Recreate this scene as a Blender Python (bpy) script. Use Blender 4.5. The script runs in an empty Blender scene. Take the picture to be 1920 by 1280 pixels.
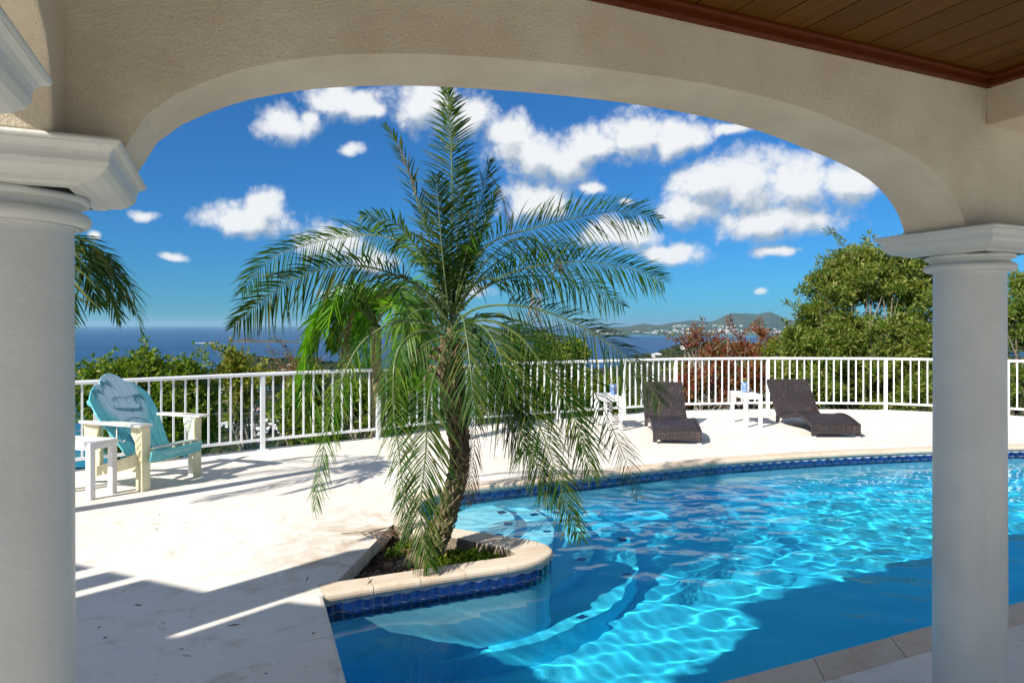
import bpy, bmesh, math, random
import numpy as np
from mathutils import Vector, Matrix, noise as mnoise
from mathutils.geometry import tessellate_polygon

random.seed(7)
rng = np.random.default_rng(7)
S = bpy.context.scene
C = S.collection
R = math.radians

# ---------------------------------------------------------------- camera
F, H, CX, HY = 1250.0, 1.65, 960.0, 609.0          # focal length in photo pixels, eye height, horizon row
cam_d = bpy.data.cameras.new('camera')
cam = bpy.data.objects.new('camera', cam_d)
C.objects.link(cam)
cam.location = (0, 0, H)
cam.rotation_euler = (R(90), 0, 0)
cam_d.sensor_width = 36
cam_d.lens = 36 * F / 1920
cam_d.shift_y = -31 / 1920
cam_d.clip_start = 0.05
cam_d.clip_end = 400000
S.camera = cam
S['label'] = 'poolside terrace'

# ---------------------------------------------------------------- light
SUN_EL = R(37)
SHD = Vector((0.68, 0.733, 0)).normalized()         # direction in which shadows fall
to_sun = Vector((-SHD.x * math.cos(SUN_EL), -SHD.y * math.cos(SUN_EL), math.sin(SUN_EL)))
sun_d = bpy.data.lights.new('sun', 'SUN')
sun = bpy.data.objects.new('sun', sun_d)
C.objects.link(sun)
sun_d.energy = 4.4
sun_d.angle = R(0.53)
sun_d.color = (1.0, 0.95, 0.87)
sun.rotation_euler = to_sun.to_track_quat('Z', 'Y').to_euler()
sun.location = (-20, -20, 30)
S.view_settings.view_transform = 'Standard'
S.view_settings.look = 'None'
S.view_settings.exposure = 0.82
S.view_settings.gamma = 1
S.view_settings.use_curve_mapping = False
S.cycles.use_denoising = True
S.cycles.max_bounces = 16
S.cycles.transparent_max_bounces = 24
S.cycles.transmission_bounces = 12
S.cycles.diffuse_bounces = 8
S.cycles.glossy_bounces = 4
S.cycles.caustics_refractive = True
S.cycles.caustics_reflective = False
S.cycles.sample_clamp_indirect = 8

# ---------------------------------------------------------------- node helpers
class NT:
    def __init__(s, tree):
        s.t = tree; s.n = tree.nodes; s.l = tree.links
    def put(s, sock, v):
        if v is None: return
        if isinstance(v, bpy.types.NodeSocket): s.l.new(v, sock)
        else:
            try: sock.default_value = v
            except Exception:
                sock.default_value = tuple(v) + (1,) if len(v) == 3 else v
    def node(s, typ, _out=0, _props=None, **ins):
        n = s.n.new(typ)
        for k, v in (_props or {}).items(): setattr(n, k, v)
        for k, v in ins.items():
            key = int(k[1:]) if k[0] == 'i' and k[1:].isdigit() else k.replace('_', ' ')
            s.put(n.inputs[key], v)
        return n.outputs[_out]
    def math(s, op, a, b=None, c=None, clamp=False):
        n = s.n.new('ShaderNodeMath'); n.operation = op; n.use_clamp = clamp
        s.put(n.inputs[0], a); s.put(n.inputs[1], b); s.put(n.inputs[2], c)
        return n.outputs[0]
    def vmath(s, op, a, b=None, out=0):
        n = s.n.new('ShaderNodeVectorMath'); n.operation = op
        s.put(n.inputs[0], a); s.put(n.inputs[1], b)
        return n.outputs['Value'] if out else n.outputs[0]
    def noise(s, vec, scale, detail=4, rough=0.5, dist=0.0, out=0):
        return s.node('ShaderNodeTexNoise', out, Vector=vec, Scale=scale, Detail=detail, Roughness=rough, Distortion=dist)
    def ramp(s, fac, stops, interp='LINEAR'):
        n = s.n.new('ShaderNodeValToRGB'); s.l.new(fac, n.inputs[0])
        n.color_ramp.interpolation = interp
        e = n.color_ramp.elements
        while len(e) < len(stops): e.new(0.5)
        for q, (p, c) in zip(e, stops):
            q.position = p; q.color = (c, c, c, 1) if isinstance(c, (int, float)) else tuple(c) + (1,)
        return n.outputs[0]
    def mix(s, fac, a, b, blend='MIX'):
        n = s.n.new('ShaderNodeMix'); n.data_type = 'RGBA'; n.blend_type = blend
        s.put(n.inputs[0], fac); s.put(n.inputs[6], a); s.put(n.inputs[7], b)
        return n.outputs[2]
    def mapr(s, v, a, b, c=0.0, d=1.0, smooth=True):
        n = s.n.new('ShaderNodeMapRange')
        if smooth: n.interpolation_type = 'SMOOTHSTEP'
        s.put(n.inputs[0], v); s.put(n.inputs[1], a); s.put(n.inputs[2], b); s.put(n.inputs[3], c); s.put(n.inputs[4], d)
        return n.outputs[0]
    def coord(s, out='Object'):
        return s.n.new('ShaderNodeTexCoord').outputs[out]
    def mapping(s, vec, scale=(1, 1, 1), rot=(0, 0, 0), loc=(0, 0, 0)):
        return s.node('ShaderNodeMapping', Vector=vec, Scale=scale, Rotation=rot, Location=loc)
    def bump(s, h, strength=0.3, dist=0.01):
        return s.node('ShaderNodeBump', Height=h, Strength=strength, Distance=dist)

def new_mat(name):
    m = bpy.data.materials.new(name); m.use_nodes = True
    m.node_tree.nodes.clear()
    return m, NT(m.node_tree)

def finish(t, shader):
    o = t.n.new('ShaderNodeOutputMaterial'); t.l.new(shader, o.inputs[0])

def simple(name, col, rough=0.5, var=0.12, vscale=6.0, bump=0.1, bscale=60.0, bdist=0.003, spec=0.5, metal=0.0, col2=None, trans=None):
    m, t = new_mat(name)
    co = t.coord()
    n1 = t.noise(co, vscale, 6, 0.6)
    c2 = col2 or tuple(c * (1 - 2.2 * var) for c in col)
    base = t.mix(t.mapr(n1, 0.3, 0.7), c2, col)
    n2 = t.noise(co, bscale, 5, 0.6)
    p = t.node('ShaderNodeBsdfPrincipled', Base_Color=base, Roughness=t.mapr(n1, 0.2, 0.8, rough * 1.15, rough * 0.85, False), Metallic=metal,
               Specular_IOR_Level=spec, Normal=t.bump(n2, bump, bdist))
    finish(t, p)
    return m

# ---------------------------------------------------------------- world: sky and clouds by direction
world = bpy.data.worlds.new('World'); S.world = world; world.use_nodes = True
world.node_tree.nodes.clear()
W = NT(world.node_tree)
sky = W.n.new('ShaderNodeTexSky'); sky.sky_type = 'NISHITA'; sky.sun_disc = False
sky.sun_elevation = SUN_EL
sky.sun_rotation = math.atan2(to_sun.x, to_sun.y)
sky.air_density = 1.0; sky.dust_density = 0.15; sky.ozone_density = 3.0; sky.altitude = 130
SKY_STR = 0.1
dirv = W.vmath('NORMALIZE', W.coord('Generated'))
sep = W.n.new('ShaderNodeSeparateXYZ'); W.l.new(dirv, sep.inputs[0])
az = W.math('ARCTAN2', sep.outputs[0], sep.outputs[1])
el = W.math('ARCSINE', sep.outputs[2])
skyc = W.mix(1.0, sky.outputs[0], (0.13, 0.39, 0.64, 1), 'MULTIPLY')      # deep polarised blue
elramp = W.mapr(el, 0.0, 0.42)
skyc = W.mix(elramp, W.mix(1.0, skyc, (0.62, 0.80, 0.88, 1), 'MULTIPLY'), skyc)

def cloud_group():
    g = bpy.data.node_groups.new('cloud_field', 'ShaderNodeTree')
    g.interface.new_socket('P', in_out='INPUT', socket_type='NodeSocketVector')
    g.interface.new_socket('D', in_out='OUTPUT', socket_type='NodeSocketFloat')
    g.interface.new_socket('K', in_out='OUTPUT', socket_type='NodeSocketFloat')
    t = NT(g)
    gi = t.n.new('NodeGroupInput'); go = t.n.new('NodeGroupOutput')
    P = gi.outputs[0]
    warp = t.node('ShaderNodeTexNoise', 1, Vector=P, Scale=9.0, Detail=3.0)
    Pw = t.vmath('ADD', P, t.vmath('MULTIPLY', t.vmath('SUBTRACT', warp, (0.5, 0.5, 0.5)), (0.05, 0.035, 0.0)))
    blobs = [(538,232,66,34),(575,215,30,18),(650,185,85,40),(690,200,50,22),(800,190,70,62),(885,215,52,48),(960,255,60,52),(1000,290,105,52),
             (1105,270,75,42),(1190,250,90,52),(1270,262,80,44),(1010,375,78,44),(1060,300,60,60),(1330,340,90,62),(1400,350,110,78),(1500,350,120,66),(1590,335,80,56),
             (1290,395,70,44),(1440,420,150,44),(470,408,112,40),(500,385,50,40),(272,405,34,14),(330,480,42,12),(1160,440,105,38),(1250,475,75,26),
             (620,455,80,40),(1455,474,58,15),(1430,542,20,8),(700,490,62,26),(655,550,58,20),(178,438,22,14),(655,278,34,16),(1370,250,60,14),(870,545,60,20),
             (1175,375,22,10),(1100,352,36,18)]
    cur = None
    for (x, y, rx, ry) in blobs:
        k = (x - CX) / F; a = math.atan(k)
        e = math.atan((HY - y) / F / math.sqrt(1 + k * k))
        ra = 1.08 * rx / F / (1 + k * k); re = 1.08 * ry / F / math.sqrt(1 + k * k)
        d = t.vmath('LENGTH', t.vmath('MULTIPLY', t.vmath('SUBTRACT', Pw, (a, e, 0)), (1 / ra, 1 / re, 0)), out=1)
        v = t.math('SUBTRACT', 1.0, d)
        if rx < 45: v = t.math('SUBTRACT', v, 0.12)
        cur = v if cur is None else t.node('ShaderNodeMath', _props={'operation': 'SMOOTH_MAX'}, i0=cur, i1=v, i2=0.25)
    # scattered cumulus outside the view, thickened to brighten the ambient light
    wide = t.noise(t.vmath('MULTIPLY', P, (1, 1.8, 1)), 3.1, 3, 0.5)
    sp = t.n.new('ShaderNodeSeparateXYZ'); t.l.new(P, sp.inputs[0])
    off = t.math('MAXIMUM', t.mapr(t.math('ABSOLUTE', sp.outputs[0]), 0.62, 0.8), t.mapr(sp.outputs[1], 0.42, 0.55))
    wd = t.math('SUBTRACT', t.math('MULTIPLY', t.math('SUBTRACT', wide, 0.48), 5.0), t.math('MULTIPLY', t.math('SUBTRACT', 1.0, off), 3.0))
    cur = t.math('MAXIMUM', cur, wd)
    fb = t.noise(P, 24.0, 9, 0.60)
    vo = t.node('ShaderNodeTexVoronoi', 0, _props={'feature': 'F1'}, Vector=t.vmath('ADD', P, t.vmath('MULTIPLY', warp, (0.03, 0.03, 0))), Scale=34.0, Detail=3.0, Roughness=0.6)
    bil = t.math('SUBTRACT', 0.55, vo)
    tex = t.math('ADD', t.math('MULTIPLY', t.math('SUBTRACT', fb, 0.5), 1.45), t.math('MULTIPLY', bil, 0.70))
    cur2 = t.math('MAXIMUM', cur, -2.0)
    D = t.math('ADD', t.math('MULTIPLY', cur2, 1.9), t.math('ADD', tex, 0.22))
    t.l.new(D, go.inputs[0]); t.l.new(cur2, go.inputs[1])
    return g
cg = cloud_group()
comb = W.node('ShaderNodeCombineXYZ', X=az, Y=el, Z=0.0)
def cf(vec):
    n = W.n.new('ShaderNodeGroup'); n.node_tree = cg; W.l.new(vec, n.inputs[0]); return n
c1 = cf(comb); c3 = cf(W.vmath('ADD', comb, (0, 0.035, 0))); c2 = cf(W.vmath('ADD', comb, (-0.010, 0.018, 0)))
cov = W.mapr(c1.outputs[0], -0.22, 1.05)
cov = W.math('MULTIPLY', cov, W.mapr(el, 0.005, 0.06))
relief = W.math('SUBTRACT', c1.outputs[0], c2.outputs[0])
vert = W.math('SUBTRACT', c1.outputs[1], c3.outputs[1])
lit = W.mapr(W.math('ADD', W.math('ADD', W.math('MULTIPLY', relief, 0.42), W.math('MULTIPLY', vert, 0.75)), W.math('MULTIPLY', c1.outputs[1], -0.10)), -0.62, 0.26, 0.0, 1.0)
ccol = W.mix(lit, (2.2, 2.7, 3.3, 1), (5.3, 5.35, 5.4, 1))
skyc = W.mix(W.math('MULTIPLY', cov, 0.97), skyc, ccol)
bg = W.node('ShaderNodeBackground', Color=skyc, Strength=SKY_STR)
wo = W.n.new('ShaderNodeOutputWorld'); W.l.new(bg, wo.inputs[0])
world.cycles.sampling_method = 'MANUAL'; world.cycles.sample_map_resolution = 512

# ---------------------------------------------------------------- object helpers
def tag(o, label=None, cat=None, group=None, kind=None):
    if label: o['label'] = label
    if cat: o['category'] = cat
    if group: o['group'] = group
    if kind: o['kind'] = kind
    return o
def link(name, me, mats=None, parent=None):
    o = bpy.data.objects.new(name, me); C.objects.link(o)
    if mats is not None:
        for m in (mats if isinstance(mats, (list, tuple)) else [mats]): me.materials.append(m)
    if parent is not None: o.parent = parent
    return o
def thing(name, label, cat, loc=(0, 0, 0), rz=0.0, group=None):
    o = bpy.data.objects.new(name, None); C.objects.link(o)
    o.location = loc; o.rotation_euler = (0, 0, rz)
    return tag(o, label, cat, group)
def children(o): return [c for c in bpy.data.objects if c.parent == o]

def np_mesh(name, V, Q, mats, parent=None, smooth=False, midx=None):
    V = np.asarray(V, np.float32); Q = np.asarray(Q, np.int32)
    me = bpy.data.meshes.new(name)
    k = Q.shape[1]
    me.vertices.add(len(V)); me.vertices.foreach_set('co', V.ravel())
    me.loops.add(Q.size); me.loops.foreach_set('vertex_index', Q.ravel())
    me.polygons.add(len(Q)); me.polygons.foreach_set('loop_start', np.arange(len(Q), dtype=np.int32) * k)
    if midx is not None: me.polygons.foreach_set('material_index', np.asarray(midx, np.int32))
    me.update(calc_edges=True)
    me.polygons.foreach_set('use_smooth', np.full(len(Q), smooth, bool))
    return link(name, me, mats, parent)

class MB:
    def __init__(s): s.v = []; s.f = []; s.mi = []; s.sm = []
    def add(s, verts, faces, mi=0, smooth=False):
        b = len(s.v); s.v += [tuple(v) for v in verts]
        for f in faces: s.f.append(tuple(i + b for i in f)); s.mi.append(mi); s.sm.append(smooth)
        return s
    def box(s, c, d, rz=0.0, mat=None, mi=0):
        vs = []
        for z in (-1, 1):
            for x, y in ((-1, -1), (1, -1), (1, 1), (-1, 1)):
                vs.append(Vector((x * d[0] / 2, y * d[1] / 2, z * d[2] / 2)))
        M = Matrix.Translation(Vector(c)) @ (mat.to_4x4() if mat else Matrix.Rotation(rz, 4, 'Z'))
        return s.add([M @ v for v in vs], [(3, 2, 1, 0), (4, 5, 6, 7), (0, 1, 5, 4), (1, 2, 6, 5), (2, 3, 7, 6), (3, 0, 4, 7)], mi)
    def bar(s, p, q, w, h, up=(0, 0, 1), mi=0):
        p = Vector(p); q = Vector(q); x = (q - p); L = x.length; x.normalize()
        y = Vector(up).cross(x).normalized(); z = x.cross(y)
        M = Matrix((x, y, z)).transposed()
        return s.box((p + q) / 2, (L, w, h), mat=M, mi=mi)
    def prism(s, poly, z0, z1, frame=None, mi=0):
        n = len(poly)
        lo = [(x, y, z0) for x, y in poly]; hi = [(x, y, z1) for x, y in poly]
        vs = lo + hi
        if frame: vs = [frame @ Vector(v) for v in vs]
        tri = tessellate_polygon([[Vector((x, y, 0)) for x, y in poly]])
        fs = []
        for a, b, c in tri:
            A, B, Cc = poly[a], poly[b], poly[c]
            ccw = (B[0] - A[0]) * (Cc[1] - A[1]) - (B[1] - A[1]) * (Cc[0] - A[0]) > 0
            if not ccw: a, c = c, a
            fs.append((a + n, b + n, c + n)); fs.append((c, b, a))
        area = sum(poly[i][0] * poly[(i + 1) % n][1] - poly[(i + 1) % n][0] * poly[i][1] for i in range(n))
        for i in range(n):
            j = (i + 1) % n
            fs.append((i, j, j + n, i + n) if area > 0 else (j, i, i + n, j + n))
        return s.add(vs, fs, mi)
    def tube(s, pts, rad, n=8, mi=0, caps=True, smooth=True):
        pts = [Vector(p) for p in pts]; m = len(pts)
        if isinstance(rad, (int, float)): rad = [rad] * m
        vs = []; ref = None
        for i, p in enumerate(pts):
            t = (pts[min(i + 1, m - 1)] - pts[max(i - 1, 0)]).normalized()
            if ref is None:
                ref = Vector((0, 0, 1)) if abs(t.z) < 0.9 else Vector((1, 0, 0))
            a = t.cross(ref).normalized(); b = t.cross(a).normalized(); ref = -b if False else ref
            for k in range(n):
                an = 2 * math.pi * k / n
                vs.append(p + (a * math.cos(an) + b * math.sin(an)) * rad[i])
        fs = []
        for i in range(m - 1):
            for k in range(n):
                k2 = (k + 1) % n
                fs.append((i * n + k, (i + 1) * n + k, (i + 1) * n + k2, i * n + k2))
        s.add(vs, fs, mi, smooth)
        if caps:
            b = len(s.v) - len(vs)
            s.f.append(tuple(b + k for k in range(n))); s.mi.append(mi); s.sm.append(False)
            s.f.append(tuple(b + (m - 1) * n + k for k in reversed(range(n)))); s.mi.append(mi); s.sm.append(False)
        return s
    def lathe(s, prof, n=48, c=(0, 0), mi=0, smooth=True):
        vs = []
        for r, z in prof:
            for k in range(n):
                a = 2 * math.pi * k / n
                vs.append((c[0] + r * math.cos(a), c[1] + r * math.sin(a), z))
        fs = []
        for i in range(len(prof) - 1):
            for k in range(n):
                k2 = (k + 1) % n
                fs.append((i * n + k, i * n + k2, (i + 1) * n + k2, (i + 1) * n + k))
        return s.add(vs, fs, mi, smooth)
    def build(s, name, mats, parent=None, bevel=0.0, seg=2):
        me = bpy.data.meshes.new(name)
        me.from_pydata(s.v, [], s.f)
        me.polygons.foreach_set('material_index', s.mi)
        me.polygons.foreach_set('use_smooth', s.sm)
        me.update()
        o = link(name, me, mats, parent)
        if bevel:
            b = o.modifiers.new('bevel', 'BEVEL'); b.width = bevel; b.segments = seg; b.limit_method = 'ANGLE'; b.angle_limit = R(40)
        return o

def at(px, py, Y): return Vector(((px - CX) / F * Y, Y, H - (py - HY) / F * Y))
def ground(px, py, z=0.0):
    Y = F * (H - z) / (py - HY); return Vector(((px - CX) / F * Y, Y, z))

U = Vector((0.918, 0.397, 0)).normalized(); N = Vector((-U.y, U.x, 0))
CL = Vector((-1.167, 1.535, 0))
def P3(t, n, z=0.0): return CL + U * t + N * n + Vector((0, 0, z))
ANG = math.atan2(U.y, U.x)
PORCH = Matrix.Translation(CL) @ Matrix.Rotation(ANG, 4, 'Z')      # local x = along the arch wall, y = outwards

# ---------------------------------------------------------------- materials
def m_stucco():
    m, t = new_mat('stucco'); co = t.coord()
    g = t.noise(co, 260, 3, 0.7); b = t.noise(co, 3.0, 5, 0.55); sp = t.noise(co, 420, 2, 0.5)
    col = t.mix(t.mapr(b, 0.3, 0.7), (0.58, 0.50, 0.37), (0.68, 0.61, 0.475))
    col = t.mix(t.mapr(g, 0.56, 0.70, 0, 0.55), col, (0.30, 0.235, 0.17))
    col = t.mix(t.mapr(sp, 0.6, 0.75, 0, 0.5), col, (0.74, 0.66, 0.52))
    st = t.noise(t.mapping(co, (1.2, 1.2, 0.5)), 1.7, 6, 0.65)
    col = t.mix(t.mapr(st, 0.55, 0.8, 0, 0.35), col, (0.42, 0.37, 0.31))
    finish(t, t.node('ShaderNodeBsdfPrincipled', Base_Color=col, Roughness=0.92, Specular_IOR_Level=0.2,
                     Normal=t.bump(t.math('ADD', t.math('ADD', g, t.math('MULTIPLY', t.noise(co, 9, 5, 0.6, 0.8), 1.0)), t.math('MULTIPLY', t.noise(co, 110, 3, 0.6), 1.2)), 0.6, 0.005)))
    return m
def m_column():
    m, t = new_mat('column_paint'); co = t.coord()
    b = t.noise(co, 2.2, 5, 0.6); g = t.noise(t.mapping(co, (1, 1, 1.6)), 38, 4, 0.6); d = t.noise(co, 300, 2, 0.5)
    col = t.mix(t.mapr(b, 0.3, 0.75), (0.53, 0.54, 0.50), (0.62, 0.625, 0.585))
    col = t.mix(t.mapr(t.noise(co, 85, 3, 0.5), 0.72, 0.78, 0, 0.5), col, (0.35, 0.32, 0.28))
    st = t.noise(t.mapping(co, (9, 9, 0.8)), 1.6, 6, 0.7)
    col = t.mix(t.mapr(st, 0.56, 0.78, 0, 0.30), col, (0.36, 0.34, 0.29))
    finish(t, t.node('ShaderNodeBsdfPrincipled', Base_Color=col, Roughness=0.42, Specular_IOR_Level=0.45,
                     Normal=t.bump(t.math('ADD', g, t.math('MULTIPLY', d, 0.35)), 0.28, 0.006)))
    return m
def m_deck():
    m, t = new_mat('deck_stone'); co = t.coord()
    a = t.noise(co, 0.7, 6, 0.6); b = t.noise(co, 4.2, 8, 0.68, 0.6); c = t.noise(t.mapping(co, (1, 2.2, 1), (0, 0, 0.5)), 14, 6, 0.7, 1.0)
    col = t.mix(t.mapr(a, 0.3, 0.7), (0.68, 0.62, 0.54), (0.76, 0.71, 0.63))
    col = t.mix(t.mapr(b, 0.52, 0.72, 0, 0.7), col, (0.50, 0.41, 0.31))
    col = t.mix(t.mapr(c, 0.56, 0.72, 0, 0.55), col, (0.38, 0.33, 0.27))
    ge = t.node('ShaderNodeNewGeometry', 0)
    # brown wear round the planter
    d = t.vmath('LENGTH', t.vmath('MULTIPLY', t.vmath('SUBTRACT', ge, (-1.35, 5.1, 0)), (1.5, 0.75, 1)), out=1)
    wear = t.math('MULTIPLY', t.mapr(d, 0.15, 1.0, 1, 0), t.mapr(b, 0.36, 0.62))
    col = t.mix(t.math('MULTIPLY', wear, 0.6), col, (0.38, 0.265, 0.15))
    pit = t.mapr(t.node('ShaderNodeTexVoronoi', 0, Vector=co, Scale=7.0, Randomness=1.0), 0.02, 0.035, 1, 0)
    col = t.mix(t.math('MULTIPLY', pit, 0.7), col, (0.12, 0.09, 0.07))
    h = t.math('ADD', t.math('MULTIPLY', c, 0.5), t.noise(co, 120, 4, 0.65))
    finish(t, t.node('ShaderNodeBsdfPrincipled', Base_Color=col, Roughness=0.85, Specular_IOR_Level=0.25, Normal=t.bump(h, 0.35, 0.004)))
    return m
def m_coping():
    m, t = new_mat('coping_stone'); co = t.coord()
    oi = t.node('ShaderNodeObjectInfo', 5) if False else t.n.new('ShaderNodeObjectInfo').outputs['Random']
    a = t.noise(co, 5, 8, 0.7, 0.8); b = t.noise(co, 22, 6, 0.7, 1.2)
    c1_ = t.mix(oi, (0.54, 0.41, 0.28), (0.62, 0.52, 0.40))
    col = t.mix(t.mapr(a, 0.35, 0.7), c1_, (0.62, 0.54, 0.43))
    col = t.mix(t.mapr(b, 0.55, 0.72, 0, 0.5), col, (0.40, 0.26, 0.16))
    finish(t, t.node('ShaderNodeBsdfPrincipled', Base_Color=col, Roughness=0.75, Specular_IOR_Level=0.3,
                     Normal=t.bump(t.math('ADD', b, t.noise(co, 130, 4, 0.6)), 0.4, 0.004)))
    return m
def m_wood(name, c1, c2, axis_rot=0.0, rough=0.45):
    m, t = new_mat(name); co = t.coord()
    oi = t.n.new('ShaderNodeObjectInfo').outputs['Random']
    v = t.vmath('ADD', t.mapping(co, (14, 0.7, 14)), t.node('ShaderNodeCombineXYZ', X=t.math('MULTIPLY', oi, 31), Y=t.math('MULTIPLY', oi, 17), Z=0.0))
    g = t.noise(v, 2.2, 7, 0.65, 1.5); f = t.noise(v, 12, 4, 0.6)
    col = t.mix(t.mapr(g, 0.3, 0.7), c1, c2)
    col = t.mix(t.math('MULTIPLY', oi, 0.35), col, tuple(c * 0.55 for c in c1))
    finish(t, t.node('ShaderNodeBsdfPrincipled', Base_Color=col, Roughness=rough, Specular_IOR_Level=0.2, Normal=t.bump(t.math('ADD', g, f), 0.12, 0.003)))
    return m
def m_leaf(name, c1, c2, c3=None, trans=0.35, rough=0.42, tw=0.12):
    m, t = new_mat(name)
    ge = t.n.new('ShaderNodeNewGeometry'); r = ge.outputs['Random Per Island']; co = t.coord()
    big = t.noise(co, 1.1, 3, 0.5)
    col = t.mix(r, c1, c2)
    if c3: col = t.mix(t.math('MULTIPLY', t.mapr(t.math('ADD', t.math('FRACT', t.math('MULTIPLY', r, 7.31)), t.math('MULTIPLY', big, 0.6)), 1.0 - tw, 1.25), 1.0), col, c3)
    p = t.node('ShaderNodeBsdfPrincipled', Base_Color=col, Roughness=rough, Specular_IOR_Level=0.22)
    tc = t.mix(1.0, col, (1.7, 1.75, 0.7, 1), 'MULTIPLY')
    tr = t.node('ShaderNodeBsdfTranslucent', Color=tc)
    mx = t.node('ShaderNodeMixShader', i0=trans, i1=p, i2=tr)
    finish(t, mx)
    return m
STUCCO = m_stucco(); COLP = m_column(); DECK = m_deck(); COPING = m_coping()
BOARD = m_wood('ceiling_board', (0.075, 0.028, 0.0015), (0.125, 0.052, 0.004))
TRIMW = m_wood('ceiling_trim', (0.075, 0.013, 0.002), (0.12, 0.024, 0.004), rough=0.5)
RAILP = simple('railing_paint', (0.80, 0.81, 0.82), 0.35, 0.05, 3, 0.05, 90)
WHITE = simple('white_table_paint', (0.78, 0.78, 0.77), 0.45, 0.06, 5, 0.08, 70)
CREAM = simple('cream_chair_paint', (0.76, 0.70, 0.47), 0.5, 0.10, 7, 0.12, 60, col2=(0.62, 0.55, 0.33))
CHALK = simple('chalky_chair_paint', (0.80, 0.80, 0.76), 0.5, 0.08, 9, 0.12, 60, col2=(0.66, 0.63, 0.50))
ROOFM = simple('roof_slab', (0.55, 0.50, 0.43), 0.9, 0.1, 2)
GROUT = simple('tile_grout', (0.66, 0.70, 0.70), 0.8, 0.1, 12)
BOLT = simple('bolt_metal', (0.05, 0.035, 0.03), 0.6, 0.1)
DARKT = simple('painted_dark_teal', (0.03, 0.16, 0.18), 0.5, 0.25, 40, col2=(0.12, 0.34, 0.36))
LETTER = simple('white_lettering', (0.62, 0.74, 0.74), 0.5, 0.25, 50, col2=(0.25, 0.55, 0.56))
TEAL = simple('teal_chair_paint', (0.13, 0.47, 0.50), 0.42, 0.12, 6, 0.1, 60, col2=(0.09, 0.38, 0.42))
SOIL = simple('planter_soil', (0.055, 0.032, 0.018), 0.95, 0.3, 9, 0.9, 28, 0.03, col2=(0.02, 0.012, 0.008))
RENDER = simple('planter_render', (0.30, 0.235, 0.17), 0.95, 0.25, 8, 0.8, 30, 0.01)
FROND = m_leaf('palm_leaflets', (0.011, 0.040, 0.003), (0.027, 0.082, 0.006), (0.10, 0.12, 0.02), 0.25, 0.62, 0.02)
FRONDB = m_leaf('palm_leaflets_bright', (0.025, 0.080, 0.006), (0.060, 0.155, 0.010), (0.13, 0.20, 0.02), 0.36, 0.42, 0.06)
FRONDL = m_leaf('palm_leaflets_lush', (0.060, 0.19, 0.008), (0.12, 0.31, 0.016), (0.22, 0.36, 0.03), 0.42, 0.42, 0.08)
FRONDY = m_leaf('palm_leaflets_young', (0.10, 0.19, 0.03), (0.20, 0.28, 0.06), (0.30, 0.33, 0.10), 0.4, 0.4, 0.2)
DRY = m_leaf('dry_leaflets', (0.11, 0.060, 0.035), (0.22, 0.12, 0.065), (0.30, 0.20, 0.12), 0.2, 0.6, 0.1)
RACH = simple('frond_rachis', (0.105, 0.145, 0.035), 0.5, 0.2, 8, col2=(0.06, 0.09, 0.022))
TRUNK = simple('palm_trunk', (0.25, 0.20, 0.11), 0.9, 0.25, 16, 0.9, 55, 0.02, col2=(0.11, 0.09, 0.04))
HUSK = simple('leaf_base_husk', (0.26, 0.175, 0.095), 0.85, 0.3, 14, 0.6, 60, 0.01, col2=(0.10, 0.06, 0.03))
BARK = simple('shrub_bark', (0.26, 0.21, 0.15), 0.9, 0.2, 20, 0.5, 60, 0.01)

def m_plaster():
    m, t = new_mat('pool_plaster'); co = t.coord()
    a = t.noise(co, 1.3, 5, 0.6); b = t.noise(t.mapping(co, (1, 1, 0.25)), 7, 5, 0.6)
    ge = t.node('ShaderNodeNewGeometry', 0)
    sp = t.n.new('ShaderNodeSeparateXYZ'); t.l.new(ge, sp.inputs[0])
    col = t.mix(t.mapr(a, 0.3, 0.7), (0.035, 0.66, 0.95), (0.05, 0.72, 0.97))
    col = t.mix(t.mapr(b, 0.5, 0.75, 0, 0.25), col, (0.10, 0.50, 0.66))
    # plaster painted paler with height so step tops look brighter than risers
    col = t.mix(t.mapr(sp.outputs[2], -1.12, -0.35, 0, 0.75), col, (0.46, 0.88, 0.97))
    finish(t, t.node('ShaderNodeBsdfPrincipled', Base_Color=col, Roughness=0.8, Specular_IOR_Level=0.2))
    return m
PLASTER = m_plaster()
def m_tile():
    m, t = new_mat('blue_glass_tile'); co = t.coord()
    oi = t.n.new('ShaderNodeObjectInfo').outputs['Random']
    a = t.noise(co, 28, 4, 0.6, 1.0)
    col = t.mix(oi, (0.002, 0.008, 0.055), (0.006, 0.034, 0.17))
    col = t.mix(t.mapr(a, 0.45, 0.75, 0, 0.8), col, (0.012, 0.085, 0.33))
    finish(t, t.node('ShaderNodeBsdfPrincipled', Base_Color=col, Roughness=0.09, Specular_IOR_Level=0.7, Coat_Weight=0.4,
                     Normal=t.bump(a, 0.2, 0.004)))
    return m
TILE = m_tile()
def m_water():
    m, t = new_mat('pool_water')
    g = t.node('ShaderNodeBsdfGlass', Color=(0.86, 0.985, 1.0, 1), Roughness=0.0, IOR=1.33)
    finish(t, g)
    return m
WATER = m_water()
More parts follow.
